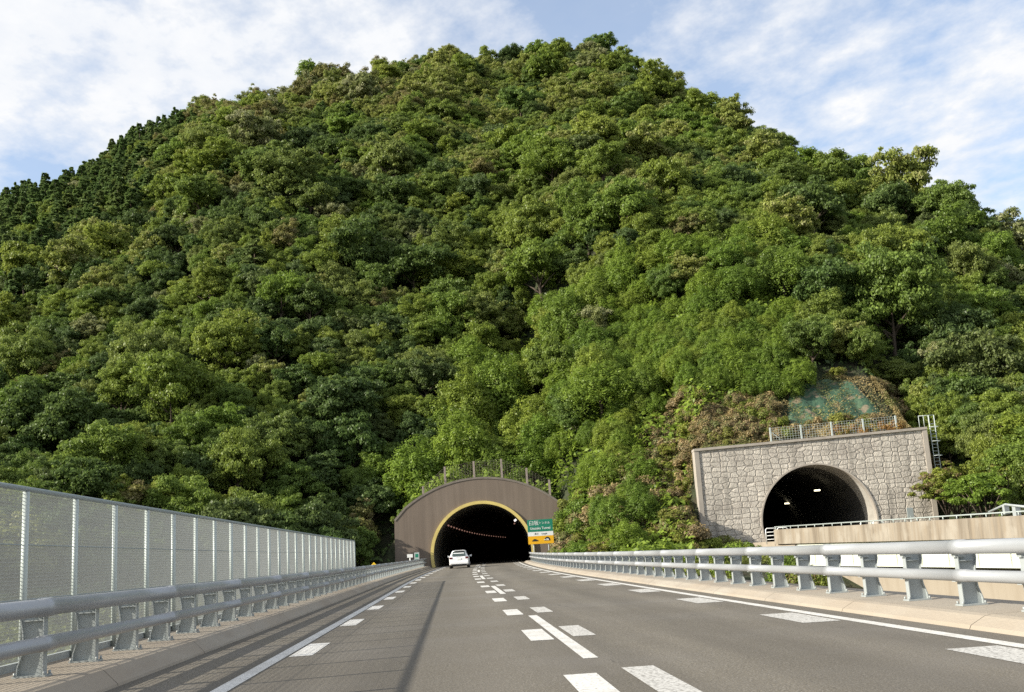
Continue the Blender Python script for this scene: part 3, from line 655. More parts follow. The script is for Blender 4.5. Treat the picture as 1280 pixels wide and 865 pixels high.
m.build('abutment_wall', M['concrete'], ov)
for xx in (62, 96):
    m = MB(); m.box(xx-1.2, xx+1.2, 1.0, 9.5, -10, -1.9); m.build('pier', M['concrete'], ov)
m = MB()
m.tube([(0,.14,zs(0)+.22),(LV,.14,zs(LV)+.22)], .045, 8); m.build('hand_rail', M['fencepost'], ov)
hp = MB(); hp.tube([(0,0,0),(0,0,.22)], .035, 6); hpm = hp.mesh('rail_post'); hpm.materials.append(M['fencepost'])
for xx in np.arange(.2, 62, 1.5):
    o = link('rail_post', hpm, ov); o.location = (xx, .14, zs(xx))
for (xx, yy, zz_, w_, nm, lab, cc) in ((-1.2, -.2, .85, 2.0, 'white_gate', 'white tubular gate at the far left end of the stained parapet', 'gate'),
                          (-2.0, 9.2, .95, 2.2, 'hoop_barrier', 'low pale hoop railing at the right foot of the stone arch', 'railing')):
    c, s_ = math.cos(va), math.sin(va)
    g = empty(nm, (V0.x+xx*c-yy*s_, V0.y+xx*s_+yy*c, zz_), 0, lab, cc)
    for k in range(2):
        m = MB(); x0 = k*w_*.52; m.tube([(x0,0,-.1),(x0,0,1.15),(x0+.12,0,1.25),(x0+w_*.40,0,1.25),(x0+w_*.44,0,1.15),(x0+w_*.44,0,-.1)], .045, 6); m.build('hoop', M['white'], g)
    m = MB()
    for z in (.3,.62,.92): m.tube([(0,0,z),(w_*.96,0,z)], .03, 5)
    m.build('cross_bar', M['white'], g)
# marker sign by the far parapet and pipe bracket
mk = empty('kilometre_marker', (38.3, 88.0, .9), 0.15, 'small pale green upright marker plate above the stained parapet', 'sign')
m = MB(); m.tube([(0,0,0),(0,0,1.5)], .04, 6); m.build('post', M['fencepost'], mk)
m = MB(); m.box(-.30,.30,-.03,.0,1.25,2.15); m.build('plate', M['fencepost'], mk, bevel=.02)
pb = empty('pipe_bracket', (31.75, 58.5, 1.75), va, 'grey bent pipe bracket on the parapet at the right edge', 'bracket')
m = MB(); m.tube([(-3.0,.1,.2),(-1.2,.0,.55),(-.4,-.1,.45),(2.5,-.1,.1)], .07, 8); m.build('pipe', M['galvpost'], pb)
m = MB(); m.box(-.5,-.2,-.12,.2,-.2,.45); m.box(-1.4,-1.2,-.1,.2,0,.5); m.build('clamp', M['galvpost'], pb)

# ------------------------------------------------------------------ signs
def text_mesh(body, size, mt, parent, loc, name='lettering', align='CENTER', xs=1.0, off=0.0):
    c = bpy.data.curves.new(name, 'FONT'); c.body = body; c.size = size; c.align_x = align; c.align_y = 'CENTER'; c.extrude = .004; c.offset = off
    t = bpy.data.objects.new('tmp', c); COL.objects.link(t); bpy.context.view_layer.update()
    me = bpy.data.meshes.new_from_object(t.evaluated_get(bpy.context.evaluated_depsgraph_get())); bpy.data.objects.remove(t)
    me.name = name; me.materials.clear(); me.materials.append(mt)
    o = link(name, me, parent); o.location = loc; o.rotation_euler = (math.pi/2, 0, 0); o.scale = (xs, 1, 1); return o
sg = empty('tunnel_name_sign', (8.43, 103.0, 0), .02, 'green, white and orange tunnel name board right of the yellow arch', 'sign')
SW, SZ0, SZ1 = 1.22, 2.05, 4.35
for u in (-.72, .72):
    m = MB(); m.tube([(u,.06,-1.0),(u,.06,SZ1-.2)], .055, 8); m.build('post', M['galvpost'], sg)
m = MB(); m.box(-SW,SW,-.03,.0,3.20,SZ1); m.build('name_panel', M['signgreen'], sg, bevel=.01)
m = MB(); m.box(-SW,SW,-.03,.0,2.80,3.194); m.build('length_panel', M['white'], sg)
m = MB(); m.box(-SW,SW,-.03,.0,SZ0,2.794); m.build('pictogram_panel', M['signorange'], sg)
m = MB(); m.box(-SW+.1,SW-.1,.002,.04,SZ0+.1,SZ1-.1); m.build('backing', M['signback'], sg)
text_mesh('臼坂', .48, M['white'], sg, (-.60,-.036,4.00)); text_mesh('トンネル', .27, M['white'], sg, (.42,-.036,4.00))
text_mesh('Usuzaka Tunnel', .33, M['white'], sg, (0,-.036,3.52), xs=.92, off=.003)
text_mesh('長さ', .2, M['black'], sg, (-.4,-.036,2.99)); text_mesh('Length', .2, M['black'], sg, (.35,-.036,2.99))
m = MB(); A = [(.62+.30*math.cos(math.pi*k/12), 2.32+.36*math.sin(math.pi*k/12)) for k in range(13)]
m.face([(x,-.035,z) for x, z in A]); m.build('tunnel_symbol', M['black'], sg)
m = MB(); A = [(.60+.17*math.cos(math.pi*k/10), 2.36+.16*math.sin(math.pi*k/10)) for k in range(11)]
m.face([(x,-.039,z) for x, z in A]); m.box(.28,.62,-.039,-.0385,2.38,2.45); m.build('tunnel_opening', M['white'], sg)
m = MB(); m.face([(x,-.035,z) for x, z in ((-.85,2.30),(-.25,2.30),(-.25,2.40),(-.38,2.42),(-.48,2.52),(-.68,2.52),(-.76,2.42),(-.85,2.40))]); m.build('car_symbol', M['black'], sg)
# left small signs
t = empty('white_plate_sign', (-4.15, 104.0, .2), 0, 'small white rectangular plate on a thin post left of the arch', 'sign')
m = MB(); m.tube([(0,0,-.6),(0,0,1.45)], .05, 6); m.build('post', M['white'], t)
m = MB(); m.box(-.27,.27,-.05,-.03,1.3,1.62); m.build('plate', M['white'], t)
t = empty('distance_marker', (-3.55, 105.5, .2), 0, 'small pale green and white upright board beside the yellow rim', 'sign')
m = MB(); m.tube([(0,.03,-.6),(0,.03,1.7)], .04, 6); m.build('post', M['galvpost'], t)
m = MB(); m.box(-.24,.24,-.02,.02,.75,1.75); m.build('board', M['fencepost'], t)
m = MB(); m.box(-.15,.15,-.026,-.021,1.28,1.62); m.box(-.15,.15,-.026,-.021,.9,1.12); m.build('panel', M['signgreen'], t)
t = empty('yellow_delineator', (-6.0, 82.0, 0), 0, 'small yellow diamond marker with a black dot above the left guardrail', 'marker')
m = MB(); m.tube([(0,.03,-1.5),(0,.03,1.0)], .04, 6); m.build('post', M['galvpost'], t)
m = MB(); m.hexa([(0,-.02,.72),(.26,-.02,.98),(0,-.02,1.24),(-.26,-.02,.98)], [(0,.01,.72),(.26,.01,.98),(0,.01,1.24),(-.26,.01,.98)]); m.build('plate', M['signyellow'], t)
m = MB(); m.box(-.24,.24,-.03,-.005,.62,.80); m.build('lower_plate', M['signyellow'], t)
m = MB(); m.tube([(0,-.05,.98),(0,-.02,.98)], .085, 12); m.build('lamp', M['black'], t)

# ------------------------------------------------------------------ white car
cs = 97.0; cp = P(cs, -1.75); ca = -road_h(cs)
car = empty('white_car', cp, ca, 'white estate car driving into the brown tunnel in the left lane', 'car')
def ysec(y, w0, w1, zb, zmid, zt, wt, n=None):
    """closed half-rounded cross section in x-z at y"""
    pts = [(-w0,zb+.06),(-w0-.0,zb+.16),(-w1,zmid-.12),(-w1+.02,zmid),(-wt-.06,zt-.12),(-wt+.02,zt-.03),(-wt+.16,zt),(wt-.16,zt),(wt-.02,zt-.03),(wt+.06,zt-.12),(w1-.02,zmid),(w1,zmid-.12),(w0,zb+.16),(w0,zb+.06),(w0-.12,zb),(-w0+.12,zb)]
    return [(x, y, z) for x, z in pts]
m = MB()
m.loft([ysec(-2.22,.74,.78,.42,.86,.90,.66), ysec(-2.18,.80,.84,.30,.92,1.00,.66), ysec(-2.0,.83,.86,.26,.98,1.30,.60), ysec(-1.75,.85,.875,.24,.98,1.50,.56),
        ysec(-1.3,.86,.88,.22,.98,1.55,.57), ysec(-.2,.86,.88,.22,.97,1.56,.58), ysec(.5,.86,.88,.22,.95,1.47,.58), ysec(1.1,.86,.87,.22,.93,1.05,.66), ysec(1.9,.84,.86,.25,.86,.90,.66), ysec(2.25,.72,.74,.34,.74,.76,.56)], True, True, False)
m.build('body', M['carwhite'], car, bevel=.03)
m = MB(); m.face([(-.60,-2.175,1.03),(.60,-2.175,1.03),(.54,-1.86,1.43),(-.54,-1.86,1.43)]); 
for i in range(4): x, y, z = m.v[i]; m.v[i] = (x, y-.03, z)
m.build('rear_window', M['glass'], car)
for sx in (-1, 1):
    m = MB(); m.face([(sx*.872,-1.85,1.02),(sx*.865,1.0,.99),(sx*.66,.45,1.40),(sx*.655,-1.70,1.42)]); m.build('side_window', M['glass'], car)
    m = MB(); m.box(min(sx*.56,sx*.83), max(sx*.56,sx*.83), -2.235, -2.16, .80, .97); m.build('tail_light', M['taillight'], car, bevel=.02)
    m = MB(); m.loft([[(sx*.88,.55,.98),(sx*.88,.65,.98),(sx*.88,.65,1.08),(sx*.88,.55,1.08)],[(sx*1.08,.50,.98),(sx*1.08,.66,.98),(sx*1.08,.66,1.14),(sx*1.08,.50,1.14)]], True, True, False); m.build('wing_mirror', M['carwhite'], car)
    for y in (-1.35, 1.38):
        w = MB(); w.tube([(sx*.66,y,.31),(sx*.88,y,.31)], .31, 24); wo_ = w.build('wheel', M['rubber'], car)
        w = MB(); w.tube([(sx*.87,y,.31),(sx*.89,y,.31)], .19, 16); w.build('rim', M['rim'], wo_)
m = MB(); m.box(-.80,.80,-2.29,-2.1,.34,.60); m.build('rear_bumper', M['carwhite'], car, bevel=.05)
m = MB(); m.box(-.66,.66,-2.20,-2.0,.22,.345); m.build('valance', M['darkplastic'], car)
m = MB(); m.box(-.17,.17,-2.25,-2.19,.72,.87); m.build('number_plate', M['white'], car)
m = MB(); m.box(-.22,.22,-2.21,-2.185,.92,.955); m.build('hatch_handle', M['darkplastic'], car)
m = MB(); m.box(-.5,.5,-2.02,-1.72,1.50,1.535); m.build('roof_spoiler', M['carwhite'], car, bevel=.01)

# ------------------------------------------------------------------ foliage prototypes
def leaves_mesh(name, pos, nrm, size, tint, patch, mt, aspect=1.0, extra=None):
    n = len(pos); rng = np.random.RandomState(len(pos) % 9973)
    nrm = nrm/np.linalg.norm(nrm, axis=1, keepdims=True)
    ref = rng.normal(size=(n,3)); t1 = np.cross(nrm, ref); t1 /= np.linalg.norm(t1, axis=1, keepdims=True); t2 = np.cross(nrm, t1)
    s = size.reshape(-1,1)
    sag = nrm*s*.22
    V = np.stack([pos-t1*s*aspect, pos-t2*s*.62+sag, pos+t1*s*aspect, pos+t2*s*.62+sag], 1).reshape(-1,3)
    me = bpy.data.meshes.new(name); me.vertices.add(n*4); me.vertices.foreach_set('co', V.astype(np.float32).ravel())
    me.loops.add(n*4); me.loops.foreach_set('vertex_index', np.arange(n*4, dtype=np.int32))
    me.polygons.add(n); me.polygons.foreach_set('loop_start', np.arange(0, n*4, 4, dtype=np.int32)); me.polygons.foreach_set('loop_total', np.full(n, 4, dtype=np.int32))
    me.update(); me.validate()
    for nm, arr in (('tint', tint), ('patch', patch)):
        a = me.attributes.new(nm, 'FLOAT', 'POINT'); a.data.foreach_set('value', np.repeat(arr, 4).astype(np.float32))
    me.materials.append(mt); return me
def rdir(rng, n, zmin=-1.0):
    z = rng.uniform(zmin, 1, n); a = rng.uniform(0, 2*math.pi, n); r = np.sqrt(1-z*z); return np.stack([r*np.cos(a), r*np.sin(a), z], 1)
def broad_crown(seed, mt, nleaf=7000, lobes=80, leaf=.23, flat=.85, Rc=1.0, droop=.0, name='crown'):
    """unit: crown radius ~5 m, foot at z=0; masses of foliage on several limbs, each a cluster of flattened sprays"""
    rng = np.random.RandomState(seed); R0 = 5.0; cz = 4.4; nm = rng.randint(6, 11)
    md = rdir(rng, nm, -.65)
    mc = md*R0*rng.uniform(.30,.80,nm)[:,None]; mr_ = R0*rng.uniform(.18,.46,nm)
    mc = np.vstack([mc, [[0,0,R0*.2]]]); mr_ = np.append(mr_, R0*.5)
    own = rng.choice(nm+1, lobes, p=mr_**2/np.sum(mr_**2)); dirs = rdir(rng, lobes, -.8)
    rad = rng.uniform(.04,.13,lobes)*R0*rng.choice([.8,1,1.35], lobes)
    cen = mc[own]+dirs*np.array([1,1,.85])*(mr_[own])[:,None]*rng.uniform(.5,1.4,lobes)[:,None]; cen[:,2] *= flat
    cnt = rng.multinomial(int(nleaf*2.2), rad**2/(rad**2).sum()); P_, N_, T_, Q_ = [], [], [], []
    for k in range(lobes):
        d = rdir(rng, cnt[k], -.8); p = cen[k]+d*np.array([1.15,1.15,.6])*(rad[k]*rng.uniform(.35,1.4,cnt[k]))[:,None]
        keep = np.ones(len(p), bool)
        for q in range(lobes):
            if q != k and np.linalg.norm(cen[q]-cen[k]) < rad[q]+rad[k]*1.2: keep &= (np.linalg.norm((p-cen[q])*np.array([1,1,1.4]), axis=1) > rad[q]*.62)
        for q in range(nm+1): keep &= (np.linalg.norm(p-mc[q]*np.array([1,1,flat]), axis=1) > mr_[q]*.5)
        p = p[keep]; d = d[keep]
        P_.append(p); N_.append(d+np.array([0,0,.5])+rng.normal(size=d.shape)*.6)
        T_.append(np.clip(rng.normal(rng.uniform(.35,.65), .2, len(p)), 0, 1)); Q_.append(np.clip(rng.uniform(0,1)+rng.normal(0,.15,len(p)), 0, 1))
    p = np.concatenate(P_); nn = np.concatenate(N_); t = np.concatenate(T_); q = np.concatenate(Q_)
    if len(p) > nleaf:
        ix = rng.choice(len(p), nleaf, False); p, nn, t, q = p[ix], nn[ix], t[ix], q[ix]
    p[:,2] += cz
    return leaves_mesh(name, p, nn, rng.uniform(.6,1.4,len(p))*leaf, t, q, mt)
def fir_crown(seed, mt, nleaf=7500, H=11.5, Rb=3.3):
    rng = np.random.RandomState(seed); tiers = 15; P_, N_, T_, Q_ = [], [], [], []
    for k in range(tiers):
        f = (k+.3)/tiers; z = 1.5+f*(H-1.7); rr = Rb*(1-f)**.62*rng.uniform(.85,1.1)+.15; nb = max(4, int(9*(1-f)+3))
        for b in range(nb):
            a = rng.uniform(0, 2*math.pi); L = rr*rng.uniform(.75,1.15); n = max(8, int(nleaf/tiers/nb))
            t_ = rng.uniform(.15,1,n)**.7; wd = .30*L*(1-t_*.6)
            x = t_*L; y = rng.normal(0,1,n)*wd*.6; zz_ = z-.28*x+rng.normal(0,.13,n)-.12*np.abs(y)
            P_.append(np.stack([x*math.cos(a)-y*math.sin(a), x*math.sin(a)+y*math.cos(a), zz_],1))
            N_.append(np.stack([np.full(n,.5*math.cos(a)), np.full(n,.5*math.sin(a)), np.full(n,.9)],1)+rng.normal(size=(n,3))*.4)
            T_.append(np.clip(rng.normal(.25+.5*rng.rand(),.18,n),0,1)); Q_.append(rng.rand(n))
    p = np.concatenate(P_); return leaves_mesh('crown', p, np.concatenate(N_), rng.uniform(.7,1.3,len(p))*.24, np.concatenate(T_), np.concatenate(Q_), mt)
def vine_crown(seed, mt, nleaf=17000, leaf=.13):
    """smothered tree: domed lumpy mass with hanging curtains"""
    rng = np.random.RandomState(seed); R0 = 4.2; lobes = 110; cen = []; rad = []
    for k in range(lobes):
        a = rng.uniform(0, 2*math.pi); rr = R0*math.sqrt(rng.rand())*.9; zt_ = 8.2*(1-(rr/R0)**2*.6)*rng.uniform(.62,1.08)
        cen.append((rr*math.cos(a), rr*math.sin(a), zt_)); rad.append(rng.uniform(.35,.95))
    cen = np.array(cen); P_, N_, T_, Q_ = [], [], [], []
    for k in range(lobes):
        n = int(nleaf/lobes*1.5); d = rdir(rng, n, -1); p = d*rad[k]*rng.uniform(.6,1.25,n)[:,None]
        st = rng.uniform(1.2, 4.5); low = p[:,2] < 0; p[low,2] *= st; p = p+cen[k]
        keep = np.ones(n, bool)
        for q in range(lobes):
            if q != k: keep &= (np.linalg.norm(p-cen[q], axis=1) > rad[q]*.75)
        keep &= p[:,2] > -1
        P_.append(p[keep]); N_.append((d+np.array([0,0,.35])+rng.normal(size=d.shape)*.3)[keep]); m_ = keep.sum()
        T_.append(np.clip(rng.normal(rng.uniform(.3,.7),.15,m_),0,1)); Q_.append(rng.rand(m_))
    p = np.concatenate(P_); nn = np.concatenate(N_); t = np.concatenate(T_); q = np.concatenate(Q_)
    ix = rng.choice(len(p), min(nleaf, len(p)), False)
    return leaves_mesh('crown', p[ix], nn[ix], rng.uniform(.7,1.3,len(ix))*leaf, t[ix], q[ix], mt)
def shrub_mesh(seed, mt, nleaf=1800, leaf=.12, name='foliage'):
    rng = np.random.RandomState(seed); lobes = 14; P_, N_, T_, Q_ = [], [], [], []
    for k in range(lobes):
        a = rng.uniform(0, 2*math.pi); rr = 1.1*math.sqrt(rng.rand()); c = np.array([rr*math.cos(a), rr*math.sin(a), rng.uniform(.35,1.5)*(1-.35*rr)]); r = rng.uniform(.3,.6); n = nleaf//lobes
        d = rdir(rng, n, -.6); P_.append(c+d*(r*rng.uniform(.5,1.15,n))[:,None]); N_.append(d+rng.normal(size=d.shape)*.5+np.array([0,0,.3]))
        T_.append(np.clip(rng.normal(rng.uniform(.3,.7),.2,n),0,1)); Q_.append(np.clip(rng.uniform(0,1)+rng.normal(0,.2,n),0,1))
    p = np.concatenate(P_); return leaves_mesh(name, p, np.concatenate(N_), rng.uniform(.7,1.4,len(p))*leaf, np.concatenate(T_), np.concatenate(Q_), mt, 1.2)
def trunk_mesh(seed, h=5.4, r0=.28, limbs=6, spread=3.0, top=None):
    rng = random.Random(seed); m = MB(); bx = rng.uniform(-.4,.4); by = rng.uniform(-.4,.4)
    m.tube([(0,0,-1.5),(0,0,0),(bx*.4,by*.4,h*.4),(bx,by,h*.75),(bx*1.2,by*1.2,top or h)], [r0*1.2,r0,r0*.8,r0*.6,r0*.2], 8)
    for k in range(limbs):
        a = 2*math.pi*k/limbs+rng.uniform(-.4,.4); f = rng.uniform(.45,.8); z0 = h*f; L = spread*rng.uniform(.7,1.1)
        m.tube([(bx*f,by*f,z0),(bx*f+L*.45*math.cos(a),by*f+L*.45*math.sin(a),z0+L*.3),(bx*f+L*math.cos(a),by*f+L*math.sin(a),z0+L*.6)], [r0*.45,r0*.3,r0*.08], 6)
    me = m.mesh('trunk'); me.materials.append(M['bark']); return me
BF = [broad_crown(100+i, M['leaf'], 22000, lobes=l_, leaf=.13, flat=f_) for i, (l_, f_) in enumerate([(230,.85),(280,.8),(210,1.05),(300,.95),(250,.75),(320,.9),(260,1.15),(240,.9)])]
BC = [broad_crown(200+i, M['leaf'], 15000, lobes=l_, leaf=.168, flat=f_) for i, (l_, f_) in enumerate([(190,.9),(230,.8),(170,1.1),(260,.95),(210,.75),(240,1.0),(200,1.2)])]
BD = [broad_crown(300+i, M['leafdark'], 16000, lobes=230+30*i, leaf=.165) for i in range(4)]
BOl = [broad_crown(450+i, M['leafolive'], 15000, lobes=230, leaf=.165) for i in range(3)]
BPale = [broad_crown(400+i, M['leafpale'], 15000, lobes=230, leaf=.165) for i in range(2)]
BBr = [broad_crown(500+i, M['leafbrown'], 15000, lobes=230, leaf=.165) for i in range(2)]
FC = [fir_crown(600+i, M['leaffir']) for i in range(3)]
VC = [vine_crown(700+i, M['leafvine']) for i in range(5)]
TM = [trunk_mesh(i, 4.2, .26, 6, 2.6) for i in range(4)]; TF = trunk_mesh(50, 10.2, .2, 0, 0)
TV = trunk_mesh(60, 6.5, .22, 4, 2.0)
SH = {k: [shrub_mesh(800+i+j*10, M[k], 4200, .075) for i in range(3)] for j, k in enumerate(('leafdry','leafweed','leafvine','leafrust','leaf'))}
st_ = MB()
for k in range(7):
    a = k*.9; st_.tube([(0,0,-.3),(.4*math.cos(a),.4*math.sin(a),.6),(.9*math.cos(a),.9*math.sin(a),1.3)], [.04,.025,.008], 5)
STM = st_.mesh('stem'); STM.materials.append(M['bark'])

def inpoly(x, y, poly):
    c = False; n = len(poly)
    for i in range(n):
        x1, y1 = poly[i]; x2, y2 = poly[(i+1) % n]
        if (y1 > y) != (y2 > y) and x < (x2-x1)*(y-y1)/(y2-y1)+x1: c = not c
    return c
Z_VINE = [(500,640),(520,560),(560,500),(660,430),(740,380),(800,330),(850,280),(930,290),(985,330),(985,420),(930,500),(860,540),(860,600),(870,720),(640,720)]
Z_DRY = [(868,720),(820,640),(790,550),(850,490),(985,505),(1040,468),(1100,478),(1150,530),(1180,600),(1180,720)]
Z_FIR = [(-400,500),(0,372),(90,355),(170,305),(215,230),(255,150),(310,60),(0,-50),(-400,0)]
Z_BAND = [(250,190),(290,90),(460,50),(560,60),(520,130),(420,160),(330,220)]
def clear_zone(x, y):
    u, v = loc2(x, y, PO, -PH)
    if abs(u) < 11.5 and -60 < v < 6: return True
    u, v = loc2(x, y, RP0, RPA)
    if -5 < u < 23.5 and -50 < v < 5: return True
    if 27 < x < 48 and y < 98: return True
    return False
rng = random.Random(11)
cells = {}
trees = []
def near(x, y, r):
    i, j = int(x//8), int(y//8)
    for a in (-1,0,1):
        for b in (-1,0,1):
            for (px, py, pr) in cells.get((i+a, j+b), ()):
                if (px-x)**2+(py-y)**2 < ((r+pr)*.46)**2: return True
    return False
cand = []
for k in range(140000):
    th = rng.uniform(-38, 44); b = float(np.interp(th, TH_B, B_D)); r = float(np.interp(th, TH_R, R_D))
    d = math.sqrt(rng.uniform((b-2)**2, (r+14)**2)); cand.append((d*math.sin(R(th)), d*math.cos(R(th)), th, d, b, r))
zc_ = terrain(np.array([c[0] for c in cand]), np.array([c[1] for c in cand]))
for (x, y, th, d, b, r), z in zip(cand, zc_):
    if len(trees) > 6500: break
    rad = rng.uniform(1.9, 3.9) if rng.random() < .62 else rng.uniform(3.8, 6.2)
    if clear_zone(x, y): continue
    px, py = proj((x, y, float(z)))
    kind = 'broad'
    if inpoly(px, py, Z_DRY): continue
    if inpoly(px, py, Z_VINE): kind = 'vine'; rad = rng.uniform(2.2, 4.0)
    elif inpoly(px, py, Z_FIR) or (th < -21 and d > 200): kind = 'fir' if rng.random() < .60 else 'broad'; rad = rng.uniform(1.9,3.3)
    elif px < 470 and py < 420 and rng.random() < .04: kind = 'fir'; rad = 2.8
    if kind == 'vine' and rng.random() < (.85 if py < 330 else .45 if py < 400 else .2): kind = 'broad'
    if d < b+14: rad = min(rad, 4.2)
    if 760 < px < 1010 and 400 < py < 620: rad = min(rad, rng.uniform(1.3, 2.0)); kind = 'vine'
    if 690 < px < 880 and py > 560: kind = 'vine'; rad = rng.uniform(1.1, 2.0)
    if near(x, y, rad): continue
    cells.setdefault((int(x//8), int(y//8)), []).append((x, y, rad)); trees.append((x, y, float(z), rad, kind, px, py, d))
print('trees', len(trees))
inframe = lambda t: -60 < t[5] < 1340
def zone_words(px, py):
    if py < 130: v = 'on the hilltop skyline'
    elif py < 280: v = 'high on the slope'
    elif py < 450: v = 'halfway up the slope'
    elif py < 600: v = 'low on the slope'
    else: v = 'at slope foot'
    h = ('above the left mesh fence' if px < 230 else 'left of the brown tunnel' if px < 480 else 'above the brown tunnel' if px < 700 else
         'between the two tunnels' if px < 870 else 'above the stone tunnel' if px < 1120 else 'right of the stone tunnel')
    return v+' '+h
kinds = {'broad': [], 'vine': [], 'fir': []}
for t in trees: kinds[t[4]].append(t)
rest = []
LOOK = {'olive': ('broadleaf_tree', 'light olive green broadleaf tree'), 'plain': ('broadleaf_tree', 'green broadleaf tree'), 'dark': ('broadleaf_tree', 'dark green broadleaf tree'), 'pale': ('broadleaf_tree', 'pale yellow flowering broadleaf tree'),
        'brown': ('broadleaf_tree', 'brownish olive broadleaf tree'), 'fir': ('conifer_tree', 'dark pointed conifer'), 'vine': ('vine_covered_tree', 'bright green tree smothered in vines')}
def choose(t):
    x, y, z, rad, kind, px, py, d = t
    if kind == 'fir': return 'fir', FC
    if kind == 'vine': return 'vine', VC
    q = rng.random()
    if inpoly(px, py, Z_BAND) and q < .55: return ('pale', BPale) if q < .25 else ('brown', BBr)
    if px > 1050 and py < 420 and q < .10: return 'pale', BPale
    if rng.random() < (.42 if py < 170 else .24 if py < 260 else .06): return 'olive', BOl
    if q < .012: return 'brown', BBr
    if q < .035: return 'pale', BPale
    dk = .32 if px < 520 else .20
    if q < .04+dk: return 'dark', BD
    return 'plain', (BF if d < 175 else BC)
def place_tree(t, look, me):
    x, y, z, rad, kind, px, py, d = t
    nm, lab = LOOK[look]
    u = rad/5.0 if kind == 'broad' else (rad/4.2*1.1 if kind == 'vine' else rad/2.9)
    zsc = u*rng.uniform(.95, 1.4) if kind == 'broad' else (u*rng.uniform(.7,1.1) if kind == 'vine' else rng.uniform(.55,.9))
    if kind == 'broad' and u < .8: zsc = max(zsc, .72)
    words = zone_words(px, py-20)
    size = 'large ' if rad > 4.6 else 'small ' if rad < 2.7 else ''
    lab = f'{size}{lab} {words}'
    root = empty(nm, (x, y, z-.3), rng.uniform(0, 6.28), lab, 'tree', f'{size}{LOOK[look][1]}s {words}')
    root.scale = (u, u, zsc)
    c = link('crown', me, root); tk = link('trunk', TF if kind == 'fir' else (TV if kind == 'vine' else TM[int(x*7) % 4]), root)
    return root
restinst = []
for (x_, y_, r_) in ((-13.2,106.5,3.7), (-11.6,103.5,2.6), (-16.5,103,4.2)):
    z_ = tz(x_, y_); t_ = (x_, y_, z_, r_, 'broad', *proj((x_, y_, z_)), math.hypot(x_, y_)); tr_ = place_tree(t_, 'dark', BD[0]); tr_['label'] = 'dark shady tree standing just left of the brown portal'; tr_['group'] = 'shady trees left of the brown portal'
for kind, lst in kinds.items():
    lst.sort(key=lambda t: (0 if inframe(t) else 1, -(t[3]/t[7])))
    for i, t in enumerate(lst):
        look, pool = choose(t); me = pool[rng.randrange(len(pool))]
        if not inframe(t) and not (-420 < t[5] < 1500): continue
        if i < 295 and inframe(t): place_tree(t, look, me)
        else: restinst.append((t, look, me))
print('rest', len(restinst), {k: len(v) for k, v in kinds.items()})
# the rest of the wood as one object: points with geometry-nodes instances of the crowns
def scatter_object(name, items, label, cat):
    meshes = []; 
    for _, _, me in items:
        if me not in meshes: meshes.append(me)
    col = bpy.data.collections.new('crown_sources')
    for i, me in enumerate(meshes):
        o = bpy.data.objects.new(f'source_{i:02d}', me); col.objects.link(o)
    names = sorted([o.name for o in col.objects]); idx = {me: names.index(f'source_{i:02d}') for i, me in enumerate(meshes)}
    pm = bpy.data.meshes.new(name); pm.from_pydata([(t[0], t[1], t[2]-.3) for t, _, _ in items], [], [])
    a = pm.attributes.new('pick', 'INT', 'POINT'); a.data.foreach_set('value', [idx[me] for _, _, me in items])
    a = pm.attributes.new('rot', 'FLOAT', 'POINT'); a.data.foreach_set('value', [rng.uniform(0, 6.28) for _ in items])
    sc_ = []
    for t, _, _ in items:
        k = t[4]; u = t[3]/5.0 if k == 'broad' else (t[3]/4.2*1.1 if k == 'vine' else t[3]/2.9)
        zz_ = u*rng.uniform(.95,1.4) if k != 'fir' else rng.uniform(.55,.9)
        if k == 'broad' and u < .8: zz_ = max(zz_, .72)
        sc_ += [u, u, zz_]
    a = pm.attributes.new('scl', 'FLOAT_VECTOR', 'POINT'); a.data.foreach_set('vector', sc_)
    o = link(name, pm); tag(o, label, cat, kind='stuff')
    g = bpy.data.node_groups.new('scatter', 'GeometryNodeTree')
    g.interface.new_socket('Geometry', in_out='INPUT', socket_type='NodeSocketGeometry'); g.interface.new_socket('Geometry', in_out='OUTPUT', socket_type='NodeSocketGeometry')
    ns, ls = g.nodes, g.links; gi = ns.new('NodeGroupInput'); go = ns.new('NodeGroupOutput')
    ip = ns.new('GeometryNodeInstanceOnPoints'); ci = ns.new('GeometryNodeCollectionInfo'); ci.inputs[0].default_value = col
    ci.inputs['Separate Children'].default_value = True; ci.inputs['Reset Children'].default_value = True
    def na(nm, ty):
        n = ns.new('GeometryNodeInputNamedAttribute'); n.data_type = ty; n.inputs[0].default_value = nm; return n.outputs[0]
    ls.new(gi.outputs[0], ip.inputs['Points']); ls.new(ci.outputs[0], ip.inputs['Instance']); ip.inputs['Pick Instance'].default_value = True
    ls.new(na('pick', 'INT'), ip.inputs['Instance Index']); ls.new(na('scl', 'FLOAT_VECTOR'), ip.inputs['Scale'])
    cb = ns.new('ShaderNodeCombineXYZ'); ls.new(na('rot', 'FLOAT'), cb.inputs[2]); er = ns.new('FunctionNodeEulerToRotation'); ls.new(cb.outputs[0], er.inputs[0]); ls.new(er.outputs[0], ip.inputs['Rotation'])
    ls.new(ip.outputs[0], go.inputs[0]); md = o.modifiers.new('scatter', 'NODES'); md.node_group = g
    return o
scatter_object('forest', restinst, 'dense green forest covering the upper hill behind the nearer trees', 'forest')

